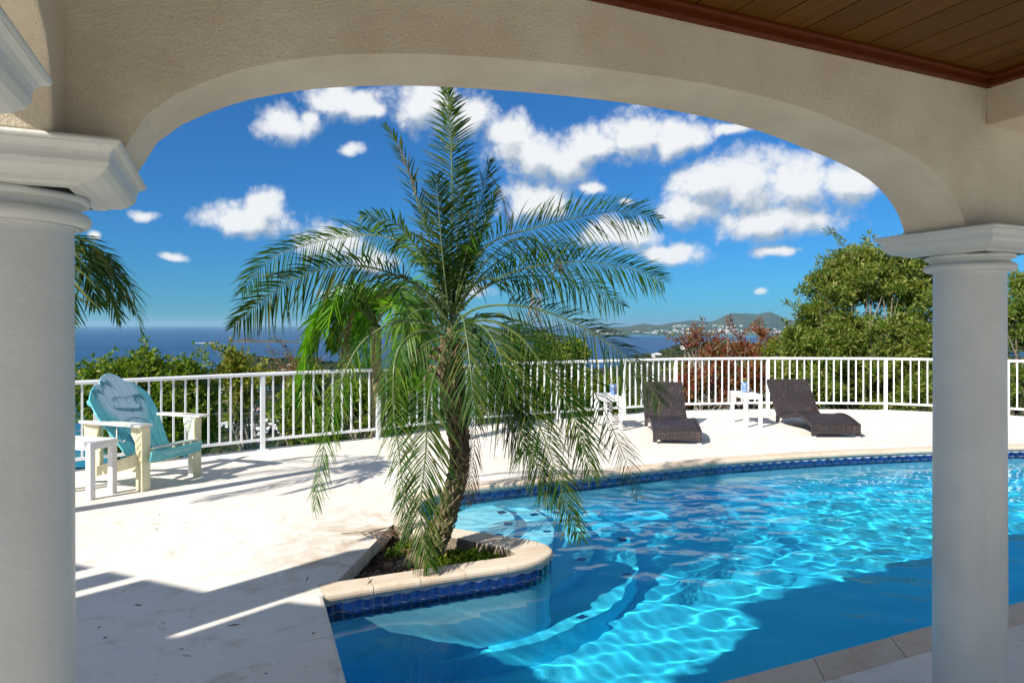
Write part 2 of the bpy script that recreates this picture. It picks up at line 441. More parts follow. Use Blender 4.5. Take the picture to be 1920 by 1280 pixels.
def m_sea():
    m, t = new_mat('sea_water'); co = t.node('ShaderNodeNewGeometry', 0)
    w1 = t.noise(t.mapping(co, (1, 1.7, 1), (0, 0, 0.5)), 0.03, 8, 0.68); 
    big = t.noise(t.mapping(co, (0.35, 1.2, 1)), 0.0007, 4, 0.55)
    ln = t.vmath('LENGTH', co, out=1)
    shore = t.mapr(ln, 500, 1500, 1, 0)
    col = t.mix(t.mapr(big, 0.35, 0.65), (0.005, 0.042, 0.115), (0.009, 0.064, 0.165))
    col = t.mix(t.math('MULTIPLY', shore, 0.85), col, (0.02, 0.24, 0.33))
    far = t.mapr(ln, 7000, 8800); mid = t.mapr(ln, 9500, 12000, 1, 0)
    sx_ = t.n.new('ShaderNodeSeparateXYZ'); t.l.new(co, sx_.inputs[0])
    turq = t.math('MULTIPLY', t.math('MULTIPLY', t.math('MULTIPLY', far, mid), 0.65), t.mapr(sx_.outputs[0], 300, 1500))
    col = t.mix(turq, col, (0.03, 0.26, 0.36))
    cap = t.mapr(t.noise(t.mapping(co, (0.5, 2.2, 1), (0, 0, 0.2)), 0.013, 6, 0.72), 0.735, 0.78)
    col = t.mix(t.math('MULTIPLY', cap, 0.7), col, (0.75, 0.8, 0.85))
    finish(t, t.node('ShaderNodeBsdfPrincipled', Base_Color=col, Roughness=0.38, Specular_IOR_Level=0.22, Normal=t.bump(w1, 1.0, 6.0)))
    return m
SEA = m_sea()

# ================================================================ STRUCTURE
# ---------------------------------------------------------------- pool outline (nose of the coping) and its deck-side twin
def offset(P, w, closed=False):
    out = []; n = len(P)
    for i in range(n):
        a = P[(i - 1) % n] if (closed or i > 0) else P[i]; b = P[(i + 1) % n] if (closed or i < n - 1) else P[i]
        d0 = (Vector(P[i]) - Vector(a)); d1 = (Vector(b) - Vector(P[i]))
        if d0.length < 1e-9: d0 = d1
        if d1.length < 1e-9: d1 = d0
        d0.normalize(); d1.normalize()
        n0 = Vector((d0.y, -d0.x)); n1 = Vector((d1.y, -d1.x)); m = (n0 + n1).normalized()
        k = w / max(0.35, m.dot(n0))
        out.append((P[i][0] + m.x * k, P[i][1] + m.y * k))
    return out
def smooth_line(P, step=0.12):
    """Catmull-Rom through P, resampled"""
    out = []
    for i in range(len(P) - 1):
        p0 = Vector(P[max(i - 1, 0)]); p1 = Vector(P[i]); p2 = Vector(P[i + 1]); p3 = Vector(P[min(i + 2, len(P) - 1)])
        k = max(1, int((p2 - p1).length / step))
        for j in range(k):
            t = j / k
            out.append(tuple(0.5 * ((2 * p1) + (p2 - p0) * t + (2 * p0 - 5 * p1 + 4 * p2 - p3) * t * t + (3 * p1 - p0 - 3 * p2 + p3) * t ** 3)))
    out.append(tuple(P[-1])); return out

# traced clockwise seen from above: near corner -> planter -> far side -> right end -> near side (outward = left of travel)
penO = [(-1.150,4.075),(-.895,4.195),(-.582,4.325),(-.264,4.458),(.022,4.575),(.188,4.68),(.285,4.81),(.300,4.93),(.235,5.055),(.12,5.145),(-.06,5.234),
        (-.274,5.345),(-.5,5.46),(-.68,5.62),(-.79,5.82),(-.84,6.05),(-.82,6.28)]
penI = [(-1.24,4.245),(-.965,4.355),(-.655,4.49),(-.34,4.62),(-.09,4.715),(-.02,4.75),(.02,4.79),(.02,4.84),(-.02,4.90),(-.12,4.975),(-.26,5.06),
        (-.42,5.165),(-.64,5.29),(-.86,5.42),(-.985,5.55),(-1.03,5.85),(-1.02,6.28)]
def smooth4(A, B, k=4):
    P = [Vector((a[0], a[1], b[0])) for a, b in zip(A, B)]; Q_ = [b[1] for b in B]; oa = []; ob = []
    for i in range(len(A) - 1):
        g = [A[max(i - 1, 0)] + B[max(i - 1, 0)], A[i] + B[i], A[i + 1] + B[i + 1], A[min(i + 2, len(A) - 1)] + B[min(i + 2, len(A) - 1)]]
        for j in range(k):
            t = j / k
            v = [0.5 * (2 * g[1][c] + (g[2][c] - g[0][c]) * t + (2 * g[0][c] - 5 * g[1][c] + 4 * g[2][c] - g[3][c]) * t * t + (3 * g[1][c] - g[0][c] - 3 * g[2][c] + g[3][c]) * t ** 3) for c in range(4)]
            oa.append((v[0], v[1])); ob.append((v[2], v[3]))
    return oa + [A[-1]], ob + [B[-1]]
penI0 = penI
penO, penI = smooth4(penO, penI)
farO = [(-.82,6.28),(-.74,6.48),(-.56,6.68),(-.167,6.90),(.82,7.34),(1.9,7.83),(2.95,8.24),(4.3,8.60),(5.58,8.85),(6.97,9.05),(8.3,9.05),(9.3,8.7),(9.9,8.1),(9.95,7.4),(9.5,6.95),(9.0,6.57)]
nearO = [(9.0,6.57),(-.50,2.46)]
leftO = [(-.50,2.46),(-.757,3.073),(-1.150,4.075)]
farS = smooth_line(farO, 0.16); 
def inner(P, w): return offset(P, -w)
farI = offset(farS, -.20); nearI = offset(nearO, -.20); leftI = offset(leftO, -.19)
farI[0] = (-1.02, 6.28)
cr = Vector(nearO[1]) + (Vector(nearI[1]) - Vector(nearO[1])) + (Vector(leftI[0]) - Vector(leftO[0]))
nearI[-1] = (cr.x, cr.y); leftI[0] = (cr.x, cr.y); leftI[-1] = (-1.33, 4.03); nearI[0] = farI[-1]
# clockwise loop as one list (for wall, water and floor)
LOOP = leftO[:-1] + penO[:-1] + farS[:-1] + [nearO[0]]
LOOP = LOOP[:]                                   # starts at the near left corner
DHOLE = leftI[:-1] + [(-1.33, 4.03), (-1.152, 4.078), (-1.24, 4.245)] + [(-1.128, 4.30), (-1.05, 5.0), (-.985, 5.55), (-1.03, 5.85)] + farI[:-1] + [nearI[0]]
SOILP = [p for p in penI0[:15]]
def ccw(P):
    a = sum(P[i][0] * P[(i + 1) % len(P)][1] - P[(i + 1) % len(P)][0] * P[i][1] for i in range(len(P)))
    return P if a > 0 else P[::-1]
def inside(P, X, Y):
    X = np.asarray(X); Y = np.asarray(Y); r = np.zeros(X.shape, bool); n = len(P)
    for i in range(n):
        x1, y1 = P[i]; x2, y2 = P[(i + 1) % n]
        if y1 == y2: continue
        c = ((y1 > Y) != (y2 > Y)) & (X < (x2 - x1) * (Y - y1) / (y2 - y1) + x1); r ^= c
    return r

# deck edge and railing line
RAIL = [(-7.6,5.6),(-6.2,6.55),(-4.75,7.62),(-3.29,8.79),(-1.95,9.70),(-.64,10.86),(.80,11.62),(2.05,12.22),(3.12,12.72),(4.98,12.98),(7.2,12.85),(8.98,12.08),(10.6,11.0),(12.0,9.6),(13.0,8.0)]
railS = smooth_line(RAIL, 0.3)
edge = offset(railS, -.14)
deckO = edge + [(14.5, 5.0), (14.5, -7.5), (-11, -7.5), (-11, 4.0)]
outer = ccw([tuple(p) for p in deckO]); hole = ccw([tuple(p) for p in DHOLE])
tri = tessellate_polygon([[Vector((x, y, 0)) for x, y in outer], [Vector((x, y, 0)) for x, y in hole[::-1]]])
allp = outer + hole[::-1]
def tri_up(P, tris, z):
    fs = []
    for a, b, c in tris:
        A, B, Cc = P[a], P[b], P[c]
        s_ = (B[0] - A[0]) * (Cc[1] - A[1]) - (B[1] - A[1]) * (Cc[0] - A[0])
        fs.append((a, b, c) if s_ > 0 else (a, c, b))
    return [(x, y, z) for x, y in P], fs
mb = MB(); v, f = tri_up(allp, tri, 0.0); mb.add(v, f)
n = len(outer)
mb.add([(x, y, 0) for x, y in outer] + [(x, y, -0.35) for x, y in outer], [(i + n, (i + 1) % n + n, (i + 1) % n, i) for i in range(n)])
n = len(hole); dh = hole
mb.add([(x, y, 0) for x, y in dh] + [(x, y, -0.10) for x, y in dh], [(i, (i + 1) % n, (i + 1) % n + n, i + n) for i in range(n)])
deck = mb.build('deck', DECK); tag(deck, kind='structure')

# pool shell: walls, sloping floor, steps
pool = thing('pool', None, None); tag(pool, kind='structure')
wall = offset(LOOP, -.028, closed=True)
zf = lambda x, y: -1.32 - 0.055 * max(0.0, x)
n = len(wall); mb = MB()
mb.add([(x, y, -0.055) for x, y in wall] + [(x, y, zf(x, y)) for x, y in wall], [(i + n, (i + 1) % n + n, (i + 1) % n, i) for i in range(n)])
wl = mb.build('pool_wall', PLASTER, pool)
wc = ccw(wall); tr = tessellate_polygon([[Vector((x, y, 0)) for x, y in wc]])
v, f = tri_up(wc, tr, 0); v = [(x, y, zf(x, y)) for x, y, z in v]
fl = MB().add(v, f).build('pool_floor', PLASTER, pool)
recv = [wl, fl]
SC = (-.82, 6.32)
for r_, zt in ((.86, -.40), (1.22, -.60), (1.58, -.82), (1.98, -1.04)):
    mb = MB(); k = 40
    ring = [(SC[0] + r_ * math.cos(R(-95 + 150 * i / k)), SC[1] + r_ * math.sin(R(-95 + 150 * i / k))) for i in range(k + 1)]
    ins = [(x, y) for x, y in ring]
    poly = [SC] + ring
    mb.prism(poly, -1.6, zt)
    # rounded nosing
    st = mb.build('step', PLASTER, pool, bevel=0.03, seg=3); recv.append(st)
    for q in range(6):
        a = R(-78 + 128 * q / 5 + (7 if zt < -.7 else 0))
        c = (SC[0] + (r_ - .075) * math.cos(a), SC[1] + (r_ - .075) * math.sin(a), zt + .003)
        recv.append(MB().box(c, (.075, .075, .006), rz=a).build('accent_tile', TILE, pool))

# waterline tiles, one by one: mesh shared, each with a wavy raised upper lip
def tile_mesh(w, h, flip):
    mb = MB(); k = 6; vs = []; fs = []
    for j in range(2):
        for i in range(k + 1):
            x = -w / 2 + w * i / k; wave = 0.006 * math.sin(math.pi * (i / k)) * (1 if flip else -1)
            vs.append((x, 0, (h / 2 + wave) if j else (-h / 2 + wave)))
    vs2 = [(x, 0.007 + 0.003 * math.sin(math.pi * (q % (k + 1)) / k), z) for q, (x, y, z) in enumerate(vs)]
    vs = vs + vs2; m_ = k + 1
    for i in range(k): fs.append((2 * m_ + i + 1, 2 * m_ + i, 3 * m_ + i, 3 * m_ + i + 1))
    for i in range(k):
        fs.append((m_ + i, m_ + i + 1, 3 * m_ + i + 1, 3 * m_ + i)); fs.append((i + 1, i, 2 * m_ + i, 2 * m_ + i + 1))
    fs.append((0, m_, 3 * m_, 2 * m_)); fs.append((k, 2 * m_ + k, 3 * m_ + k, m_ + k))
    me = bpy.data.meshes.new('tile'); me.from_pydata(vs, [], fs); me.materials.append(TILE); me.update()
    return me
def walk(P, pitch, start=0.0):
    out = []; d = start
    for i in range(len(P) - 1):
        a = Vector(P[i]); b = Vector(P[i + 1]); L = (b - a).length
        while d < L:
            out.append((a + (b - a) * (d / L), math.atan2((b - a).y, (b - a).x))); d += pitch
        d -= L
    return out
ntile = 0
def tile_row(P, pitch, rows, hh, as_parts=True, start=None):
    global ntile
    me = [tile_mesh(pitch * .89, hh * .84, False), tile_mesh(pitch * .89, hh * .84, True)]
    for q, (p, a) in enumerate(walk(P, pitch, pitch / 2 if start is None else start)):
        for r_ in range(rows):
            o = bpy.data.objects.new('tile', me[q % 2]); C.objects.link(o); o.parent = pool
            o.location = (p.x, p.y, -0.075 - hh * (r_ + .5)); o.rotation_euler = (0, 0, a + math.pi); ntile += 1
# tile face points into the pool: local +y is outward relief, so place facing the water
def tile_strip(P, pitch, rows, hh):
    tile_row(P, pitch, rows, hh)
wpen = offset(penO, -.026); wfar = offset(farS, -.026)
tile_strip(wpen[:49], 0.062, 3, 0.056)
idx = next(i for i, p in enumerate(wfar) if p[0] > 7.4)
tile_strip(wfar[:idx], 0.066, 1, 0.060)
mb = MB()
def tiles_joined(P, pitch, rows, hh, z0=-0.075):
    for q, (p, a) in enumerate(walk(P, pitch, pitch / 2)):
        for r_ in range(rows):
            mb.box((p.x, p.y, z0 - hh * (r_ + .5)), (pitch * .92, .018, hh * .88), rz=a)
tiles_joined(wfar[:idx], 0.066, 2, 0.060, z0=-0.135)
tiles_joined(wfar[idx - 1:], 0.066, 3, 0.060)
tiles_joined(offset(penO[48:], -.026), 0.066, 3, 0.060)
tiles_joined(offset(leftO, -.026), 0.062, 3, 0.056); tiles_joined(offset(nearO, -.026), 0.066, 3, 0.06)
tag(mb.build('tile_band', TILE, pool), kind='stuff')
mb = MB(); nn = len(wall); g = offset(LOOP, -.0265, closed=True); nn = len(g)
mb.add([(x, y, -0.06) for x, y in g] + [(x, y, -0.252) for x, y in g], [(i + nn, (i + 1) % nn + nn, (i + 1) % nn, i) for i in range(nn)])
mb.build('grout_band', GROUT, pool)

# coping stones, one by one
def coping(O, I, L, mat=None):
    segs = []
    cum = [0]
    for i in range(len(O) - 1): cum.append(cum[-1] + (Vector(O[i + 1]) - Vector(O[i])).length)
    T = cum[-1]; k = max(1, round(T / L))
    def samp(P, d):
        for i in range(len(cum) - 1):
            if d <= cum[i + 1] + 1e-6:
                f_ = (d - cum[i]) / max(1e-9, cum[i + 1] - cum[i]); return Vector(P[i]).lerp(Vector(P[i + 1]), min(1, max(0, f_)))
        return Vector(P[-1])
    for s_ in range(k):
        d0 = T * s_ / k + .0025; d1 = T * (s_ + 1) / k - .0025
        ds = [d0] + [c for c in cum if d0 + .01 < c < d1 - .01] + [d1]
        if len(ds) == 2: ds = [d0, (d0 + d1) / 2, d1]
        j = random.uniform(-.0025, .0015)
        vs = []; 
        for d in ds:
            o = samp(O, d); i_ = samp(I, d); e = (o - i_).normalized(); w = (o - i_).length
            prof = [(0.0, -.05), (0.0, .002), (w - .03, .004), (w - .012, -.001), (w - .003, -.012), (w, -.028), (w - .004, -.045), (w - .014, -.056), (w - .05, -.058)]
            for r_, z in prof: vs.append((i_.x + e.x * r_, i_.y + e.y * r_, z + j + random.uniform(-.0006, .0006)))
        m_ = 9; fs = []
        for a in range(len(ds) - 1):
            for b in range(m_):
                b2 = (b + 1) % m_
                fs.append((a * m_ + b, (a + 1) * m_ + b, (a + 1) * m_ + b2, a * m_ + b2))
        fs.append(tuple(range(m_))); fs.append(tuple((len(ds) - 1) * m_ + q for q in reversed(range(m_))))
        mb = MB(); mb.add(vs, fs, smooth=False)
        o = mb.build('coping_stone', mat or COPING, pool)
        bm = bmesh.new(); bm.from_mesh(o.data); bmesh.ops.recalc_face_normals(bm, faces=bm.faces); bm.to_mesh(o.data); bm.free()
coping(leftO, leftI, .62, DECK); coping(penO, penI, .30); coping(farS, farI, .36); coping(nearO, nearI, .55)

# water: real ripples
x0, x1, y0, y1, st = -1.3, 10.1, 2.3, 9.25, 0.0165
nx = int((x1 - x0) / st); ny = int((y1 - y0) / st)
X, Y = np.meshgrid(np.linspace(x0, x1, nx), np.linspace(y0, y1, ny))
Z = np.zeros_like(X); wr = np.random.default_rng(3)
for k in range(84):
    th = R(100) + wr.normal() * 0.7; ph = wr.random() * 6.283
    if k < 76: lam = 0.10 * (0.60 / 0.10) ** wr.random(); amp = 0.00034 * (lam / 0.3) ** 1.1
    else: lam = wr.uniform(.9, 2.2); amp = 0.0007
    kk = 2 * math.pi / lam
    env = 0.65 + 0.55 * np.sin(X * wr.uniform(.3, 1.1) + Y * wr.uniform(.3, 1.1) + ph * 2)
    Z += amp * env * np.sin(kk * (X * math.cos(th) + Y * math.sin(th)) + ph + 0.9 * np.sin(X * 1.3 + ph) + 0.7 * np.sin(Y * 1.7 + 2 * ph))
V = np.stack([X.ravel(), Y.ravel(), (-0.145 + Z * .85).ravel()], 1)
ii = (np.arange(ny - 1)[:, None] * nx + np.arange(nx - 1)[None, :]).ravel()
Q = np.stack([ii, ii + 1, ii + 1 + nx, ii + nx], 1)
cx = X.ravel()[ii] + st / 2; cy = Y.ravel()[ii] + st / 2
big = offset(LOOP, -.05, closed=True)
Q = Q[inside(big, cx, cy)]
used = np.unique(Q); remap = -np.ones(len(V), int); remap[used] = np.arange(len(used))
water = np_mesh('pool_water', V[used], remap[Q], WATER, None, smooth=True); tag(water, kind='structure')
water.cycles.is_caustics_caster = True
for o in recv: o.cycles.is_caustics_receiver = True
sun_d.cycles.is_caustics_light = True

# planter: soil, broken render wall
sp = ccw(SOILP + [(-1.10, 5.0)]); 
mb = MB(); gx, gy = np.meshgrid(np.linspace(-1.35, .3, 56), np.linspace(4.1, 5.75, 56))
zz = np.array([[-0.13 + 0.05 * mnoise.fractal(Vector((x * 5, y * 5, 3)), 1, 2, 5) + 0.07 * math.exp(-((x + .68) ** 2 + (y - 4.92) ** 2) / .05) for x, y in zip(a, b)] for a, b in zip(gx, gy)])
V = np.stack([gx.ravel(), gy.ravel(), zz.ravel()], 1); k = 56
ii = (np.arange(k - 1)[:, None] * k + np.arange(k - 1)[None, :]).ravel(); Q = np.stack([ii, ii + 1, ii + 1 + k, ii + k], 1)
keep = inside(offset(ccw([tuple(p) for p in SOILP]), .05, closed=True), gx.ravel()[ii] + .015, gy.ravel()[ii] + .015)
soil = np_mesh('soil', V, Q[keep], SOIL, None, smooth=True); tag(soil, kind='structure')
mb = MB(); ring = SOILP[:14] + [(-1.0, 5.52), (-1.075, 5.0), (-1.14, 4.32)]
k = len(ring)
vs = [(x, y, -.004) for x, y in ring] + [(x + random.uniform(-.012, .012), y + random.uniform(-.01, .01), -.1) for x, y in ring] + [(x, y, -.35) for x, y in ring]
fs = []
for i in range(k):
    j = (i + 1) % k
    fs += [(i, j, j + k, i + k), (i + k, j + k, j + 2 * k, i + 2 * k)]
pw = mb.add(vs, fs).build('planter_wall', RENDER); tag(pw, kind='structure')

# ---------------------------------------------------------------- porch: arched wall, beams, ceiling, columns
ARC = [(.22,1.98),(.252,2.05),(.30,2.135),(.36,2.19),(.43,2.232),(.53,2.28),(.66,2.322),(.78,2.35),(1.0,2.385),(1.3,2.412),(1.6,2.428),(1.85,2.433),(2.1,2.428),(2.35,2.408),(2.6,2.366),(2.8,2.325),(2.98,2.27),(3.09,2.205),(3.165,2.13),(3.212,2.05),(3.24,1.98)]
arcS = smooth_line(ARC, 0.05)
CAPZ = 2.045; SP = 3.438
def clip_arc(a): return [(t, z) for t, z in a if z >= CAPZ - .006]
arcS = clip_arc(arcS); arcS = [(arcS[0][0], CAPZ)] + arcS[1:-1] + [(arcS[-1][0], CAPZ)]
TOPZ = 2.9
# wall polygon (t,z) of both bays with the arches cut out
poly = [(-.26, CAPZ)] + arcS + [(t + SP, z) for t, z in arcS] + [(2 * SP + .26, CAPZ), (2 * SP + .26, TOPZ), (-.26, TOPZ)]
fr = PORCH @ Matrix.Rotation(R(90), 4, 'X')          # polygon x->t, y->z, extrusion z-> -n
mb = MB().prism(poly, -.13, .13, frame=fr)
aw = mb.build('arched_wall', STUCCO, bevel=.006, seg=2); tag(aw, 'beige stucco beam wall with the wide arch framing the pool view', 'wall')
# side beams running back into the porch
mb = MB(); nz = (2.471, 2.78)
mb.prism([(3.342, -.132), (3.61, -.132), (3.61, -3.3), (3.342, -3.3)], nz[0], nz[1], frame=PORCH)
tag(mb.build('ceiling_beam', STUCCO), 'plain stucco beam meeting the arch wall at the upper right corner', 'beam')
# left side: short arch between the corner column and its neighbour
a2 = [(k_, CAPZ + .22 * (1 - (abs(k_ - .43) / .19) ** 2.4) ** .5) for k_ in np.linspace(.24, .62, 21)]
poly = [(.132, CAPZ)] + a2 + [(1.2, CAPZ), (1.2, TOPZ), (.132, TOPZ)]
frL = PORCH @ Matrix.Rotation(R(-90), 4, 'Z') @ Matrix.Rotation(R(90), 4, 'X')
mb = MB().prism(poly, -.14, .14, frame=frL)
sw = mb.build('side_wall', STUCCO, bevel=.006); tag(sw, 'stucco side wall with a narrow arch beside the corner column', 'wall')
mb = MB().prism([(-.14, -3.3), (.14, -3.3), (.14, -1.2), (-.14, -1.2)], 2.3, TOPZ, frame=PORCH)
tag(mb.build('side_beam', STUCCO), 'stucco beam along the side of the porch', 'beam')
# roof over the porch, plus an added unseen slab shaped to shade the deck
mb = MB().prism([(-.32, .32), (-.32, -3.35), (7.4, -3.35), (7.4, .32)], TOPZ, TOPZ + .14, frame=PORCH)
tag(mb.build('porch_roof', ROOFM), kind='structure')
shade_outline = [(-6.7, 2.27), (-5.64, 1.81), (-4.49, 1.31), (-3.72, 1.12), (-2.9, .72), (-1.25, .25), (-1.0, -.6), (-3, -1.0), (-6.7, -1.0)]  # added out of view; outline traced back from the wanted deck shadow
def notch(a, b, f_, L, w):
    a = Vector(a); b = Vector(b); p = a.lerp(b, f_); e = (b - a).normalized(); d = Vector((-SHD.x, -SHD.y))
    return [tuple(p - e * w / 2), tuple(p - e * w / 2 + d * L), tuple(p + e * w / 2 + d * L), tuple(p + e * w / 2)]
shade_outline = shade_outline[:2] + notch(shade_outline[1], shade_outline[2], .22, 1.1, .16) + notch(shade_outline[1], shade_outline[2], .52, 1.3, .10) + shade_outline[2:3] + notch(shade_outline[2], shade_outline[3], .62, .62, .10) + shade_outline[3:]  # slots cut to let thin light streaks onto the deck
shade_outline = [(x - .25, y - .29) for x, y in shade_outline]
mb = MB().prism(ccw(shade_outline), TOPZ + .142, TOPZ + .28)
tag(mb.build('shadow_roof', ROOFM), kind='structure')
mb = MB(); mb.box((-3.62, 1.93, 1.47), (.34, .34, 2.94), rz=ANG)  # added unseen post, placed to throw a shadow band toward the planter
tag(mb.build('shadow_post', STUCCO), 'added square stucco post out of view that casts a shadow band', 'shadow_post')
# ceiling: boards (individually), trims
ceil = thing('ceiling', None, None); tag(ceil, kind='structure'); ceil.matrix_world = PORCH
bw = .152
me = bpy.data.meshes.new('board'); b = MB().box((0, -1.72, 0), (bw - .007, 3.16, .02)); me.from_pydata(b.v, [], b.f); me.materials.append(BOARD)
for i in range(22):
    o = bpy.data.objects.new('board', me); C.objects.link(o); o.parent = ceil
    o.location = (3.342 - bw / 2 - i * bw, 0, 2.668)
mb = MB().box((1.74, -1.72, 2.69), (3.2, 3.16, .02)); mb.build('board_backing', simple('dark_backing', (.02, .01, .006), .9), ceil)
mb = MB()
for (c, d) in (((1.742, -.1325 - .014, 2.638), (3.2, .028, .042)), ((1.742, -.1325 - .026, 2.650), (3.2, .052, .020))):
    mb.box(c, d)
mb.build('trim', TRIMW, ceil, bevel=.006)
mb = MB()
for (c, d) in (((3.342 - .015, -1.72, 2.638), (.028, 3.16, .042)), ((3.342 - .027, -1.72, 2.650), (.052, 3.16, .020))): mb.box(c, d)
mb.build('trim', TRIMW, ceil, bevel=.006)

def column(P, label, group=None):
    t = thing('column', label, 'column', P, ANG, group)
    prof = [(.134 + .004 * (1 - z / 1.85), z) for z in np.linspace(0, 1.86, 16)] + [(.134, 1.872), (.137, 1.878)]
    MB().lathe(prof, 64).build('shaft', COLP, t)
    rg = [(.137, 1.876), (.150, 1.878)]
    rg += [(.150 + .020 * math.sin(a), 1.896 - .018 * math.cos(a)) for a in np.linspace(0, math.pi, 9)]
    rg += [(.150, 1.916), (.146, 1.921), (.146, 1.928), (.156, 1.931)] + [(.158 + .010 * math.sin(a), 1.941 - .010 * math.cos(a)) for a in np.linspace(0, math.pi, 7)] + [(.15, 1.953)]
    MB().lathe(rg, 64).build('ring', COLP, t)
    # abacus: square cyma profile
    pr = [(.150, 1.949), (.178, 1.951), (.182, 1.956), (.190, 1.958), (.206, 1.962), (.222, 1.970), (.234, 1.981), (.240, 1.993), (.2405, 2.005), (.243, 2.014), (.249, 2.022), (.257, 2.027), (.262, 2.029), (.263, 2.036), (.260, 2.043), (.0, 2.044)]
    vs = []; k = len(pr)
    for r_, z in pr: vs += [(-r_, -r_, z), (r_, -r_, z), (r_, r_, z), (-r_, r_, z)]
    fs = [(i * 4 + q, i * 4 + (q + 1) % 4, (i + 1) * 4 + (q + 1) % 4, (i + 1) * 4 + q) for i in range(k - 1) for q in range(4)]
    ab = MB().add(vs, fs).build('capital', COLP, t, bevel=.004, seg=2)
    return t
column(P3(0, 0), 'pale round column under the arch, cut off by the edge of the view beside the teal chair')
column(P3(SP, 0), 'grey white round column standing in front of the pool and the leafy tree')
column(P3(2 * SP, 0), 'further round column of the porch beside the pool end')
column(P3(-.05, -.87), 'column whose pale capital hangs into the upper corner of the view')
column(P3(0, -3.16), 'side column of the porch behind the viewer'); column(P3(SP, -3.16), 'inner column of the porch behind the viewer')

# ================================================================ FAR LAND AND SEA
SEAZ = -130.0
mb = MB(); L_ = 160000.0
mb.add([(-L_, -2000, SEAZ), (L_, -2000, SEAZ), (L_, L_, SEAZ), (-L_, L_, SEAZ)], [(0, 1, 2, 3)])
tag(mb.build('sea', SEA), kind='structure')

def m_land(name, cols, sc, far=False):
    m, t = new_mat(name); ge = t.node('ShaderNodeNewGeometry', 0)
    a = t.noise(ge, sc, 7, 0.68); b = t.noise(ge, sc * 6, 5, 0.65); c = t.noise(ge, sc * 0.22, 4, 0.5)
    col = t.mix(t.mapr(a, 0.38, 0.62), cols[0], cols[1])
    col = t.mix(t.mapr(b, 0.50, 0.66, 0, 0.75), col, cols[2])
    col = t.mix(t.mapr(c, 0.52, 0.68, 0, 0.55), col, cols[3])
    finish(t, t.node('ShaderNodeBsdfPrincipled', Base_Color=col, Roughness=0.95, Specular_IOR_Level=0.1, Normal=t.bump(t.math('ADD', a, b), 0.8, 2.0 if not far else 12.0)))
    return m
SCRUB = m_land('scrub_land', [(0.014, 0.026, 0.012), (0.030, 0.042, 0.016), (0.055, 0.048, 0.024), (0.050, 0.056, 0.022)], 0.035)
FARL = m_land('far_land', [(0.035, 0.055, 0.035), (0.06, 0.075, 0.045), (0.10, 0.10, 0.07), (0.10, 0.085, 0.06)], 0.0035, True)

def terrain(name, px0, px1, npx, Ys, zfun, mat, jit):
    pxs = np.linspace(px0, px1, npx); V = []
    for Y in Ys:
        for p in pxs:
            x = (p - CX) / F * Y; z = zfun(p, Y)
            V.append((x, Y, z + (mnoise.fractal(Vector((x, Y, 0)) * jit[0], 1.0, 2.1, 6) * jit[1] * min(1, Y / jit[2]))))
    k = npx; r = len(Ys)
    ii = (np.arange(r - 1)[:, None] * k + np.arange(k - 1)[None, :]).ravel()
    Q = np.stack([ii, ii + 1, ii + 1 + k, ii + k], 1)
    o = np_mesh(name, V, Q, mat, None, smooth=True); return tag(o, kind='structure'), np.array(V).reshape(r, k, 3), pxs
top = [(-400,1500),(150,1400),(330,980),(378,790),(392,720),(402,694),(415,683),(440,675),(500,668),(560,670),(620,676),(700,688),(780,694),(1100,694),(1160,688),(1185,673),(1225,664),(1260,655),(1300,645),(1340,640),(1380,645),(1420,655),(1480,662),(1700,664),(1900,672),(2400,700)]
txs, tys = zip(*top)
def land_z(p, Y):
    yt = float(np.interp(p, txs, tys))
    if Y < 250:
        z0 = -1.2 - 0.42 * max(0, Y - 14) ** 0.985
        zend = H - (max(885, yt + 60) - HY) / F * 250
        f = min(1, max(0, (Y - 14) / 236)); z = -1.2 + (zend + 1.2) * f ** 0.8
    elif Y <= 800:
        s = (Y - 250) / 550; ys = max(885, yt + 60) + (yt - max(885, yt + 60)) * s ** 0.75
        z = H - (ys - HY) / F * Y
    else:
        zt = H - (yt - HY) / F * 800
        z = zt - (Y - 800) * 0.42
    return max(z, SEAZ - 6)
Ys = list(np.linspace(13.5, 60, 16)) + list(np.linspace(72, 250, 14)) + list(np.linspace(262, 800, 90)) + list(np.linspace(812, 1120, 20))
hill, HV, hpx = terrain('hillside', -400, 2400, 260, Ys, land_z, SCRUB, (0.018, 5.0, 400))
def hill_z(p, Y):
    j = min(range(len(Ys)), key=lambda q: abs(Ys[q] - Y)); i = int(np.clip(np.interp(p, hpx, range(len(hpx))), 0, len(hpx) - 1))
    return HV[j, i, 2]
def hill_Y(p, py):
    """distance at which the slope behind the terrace is seen at this place"""
    i = int(np.clip(round(np.interp(p, hpx, range(len(hpx)))), 0, len(hpx) - 1)); best = 700
    for j, Y in enumerate(Ys):
        if Y < 262: continue
        if HY + (H - HV[j, i, 2]) / Y * F <= py: best = Y; break
    return best

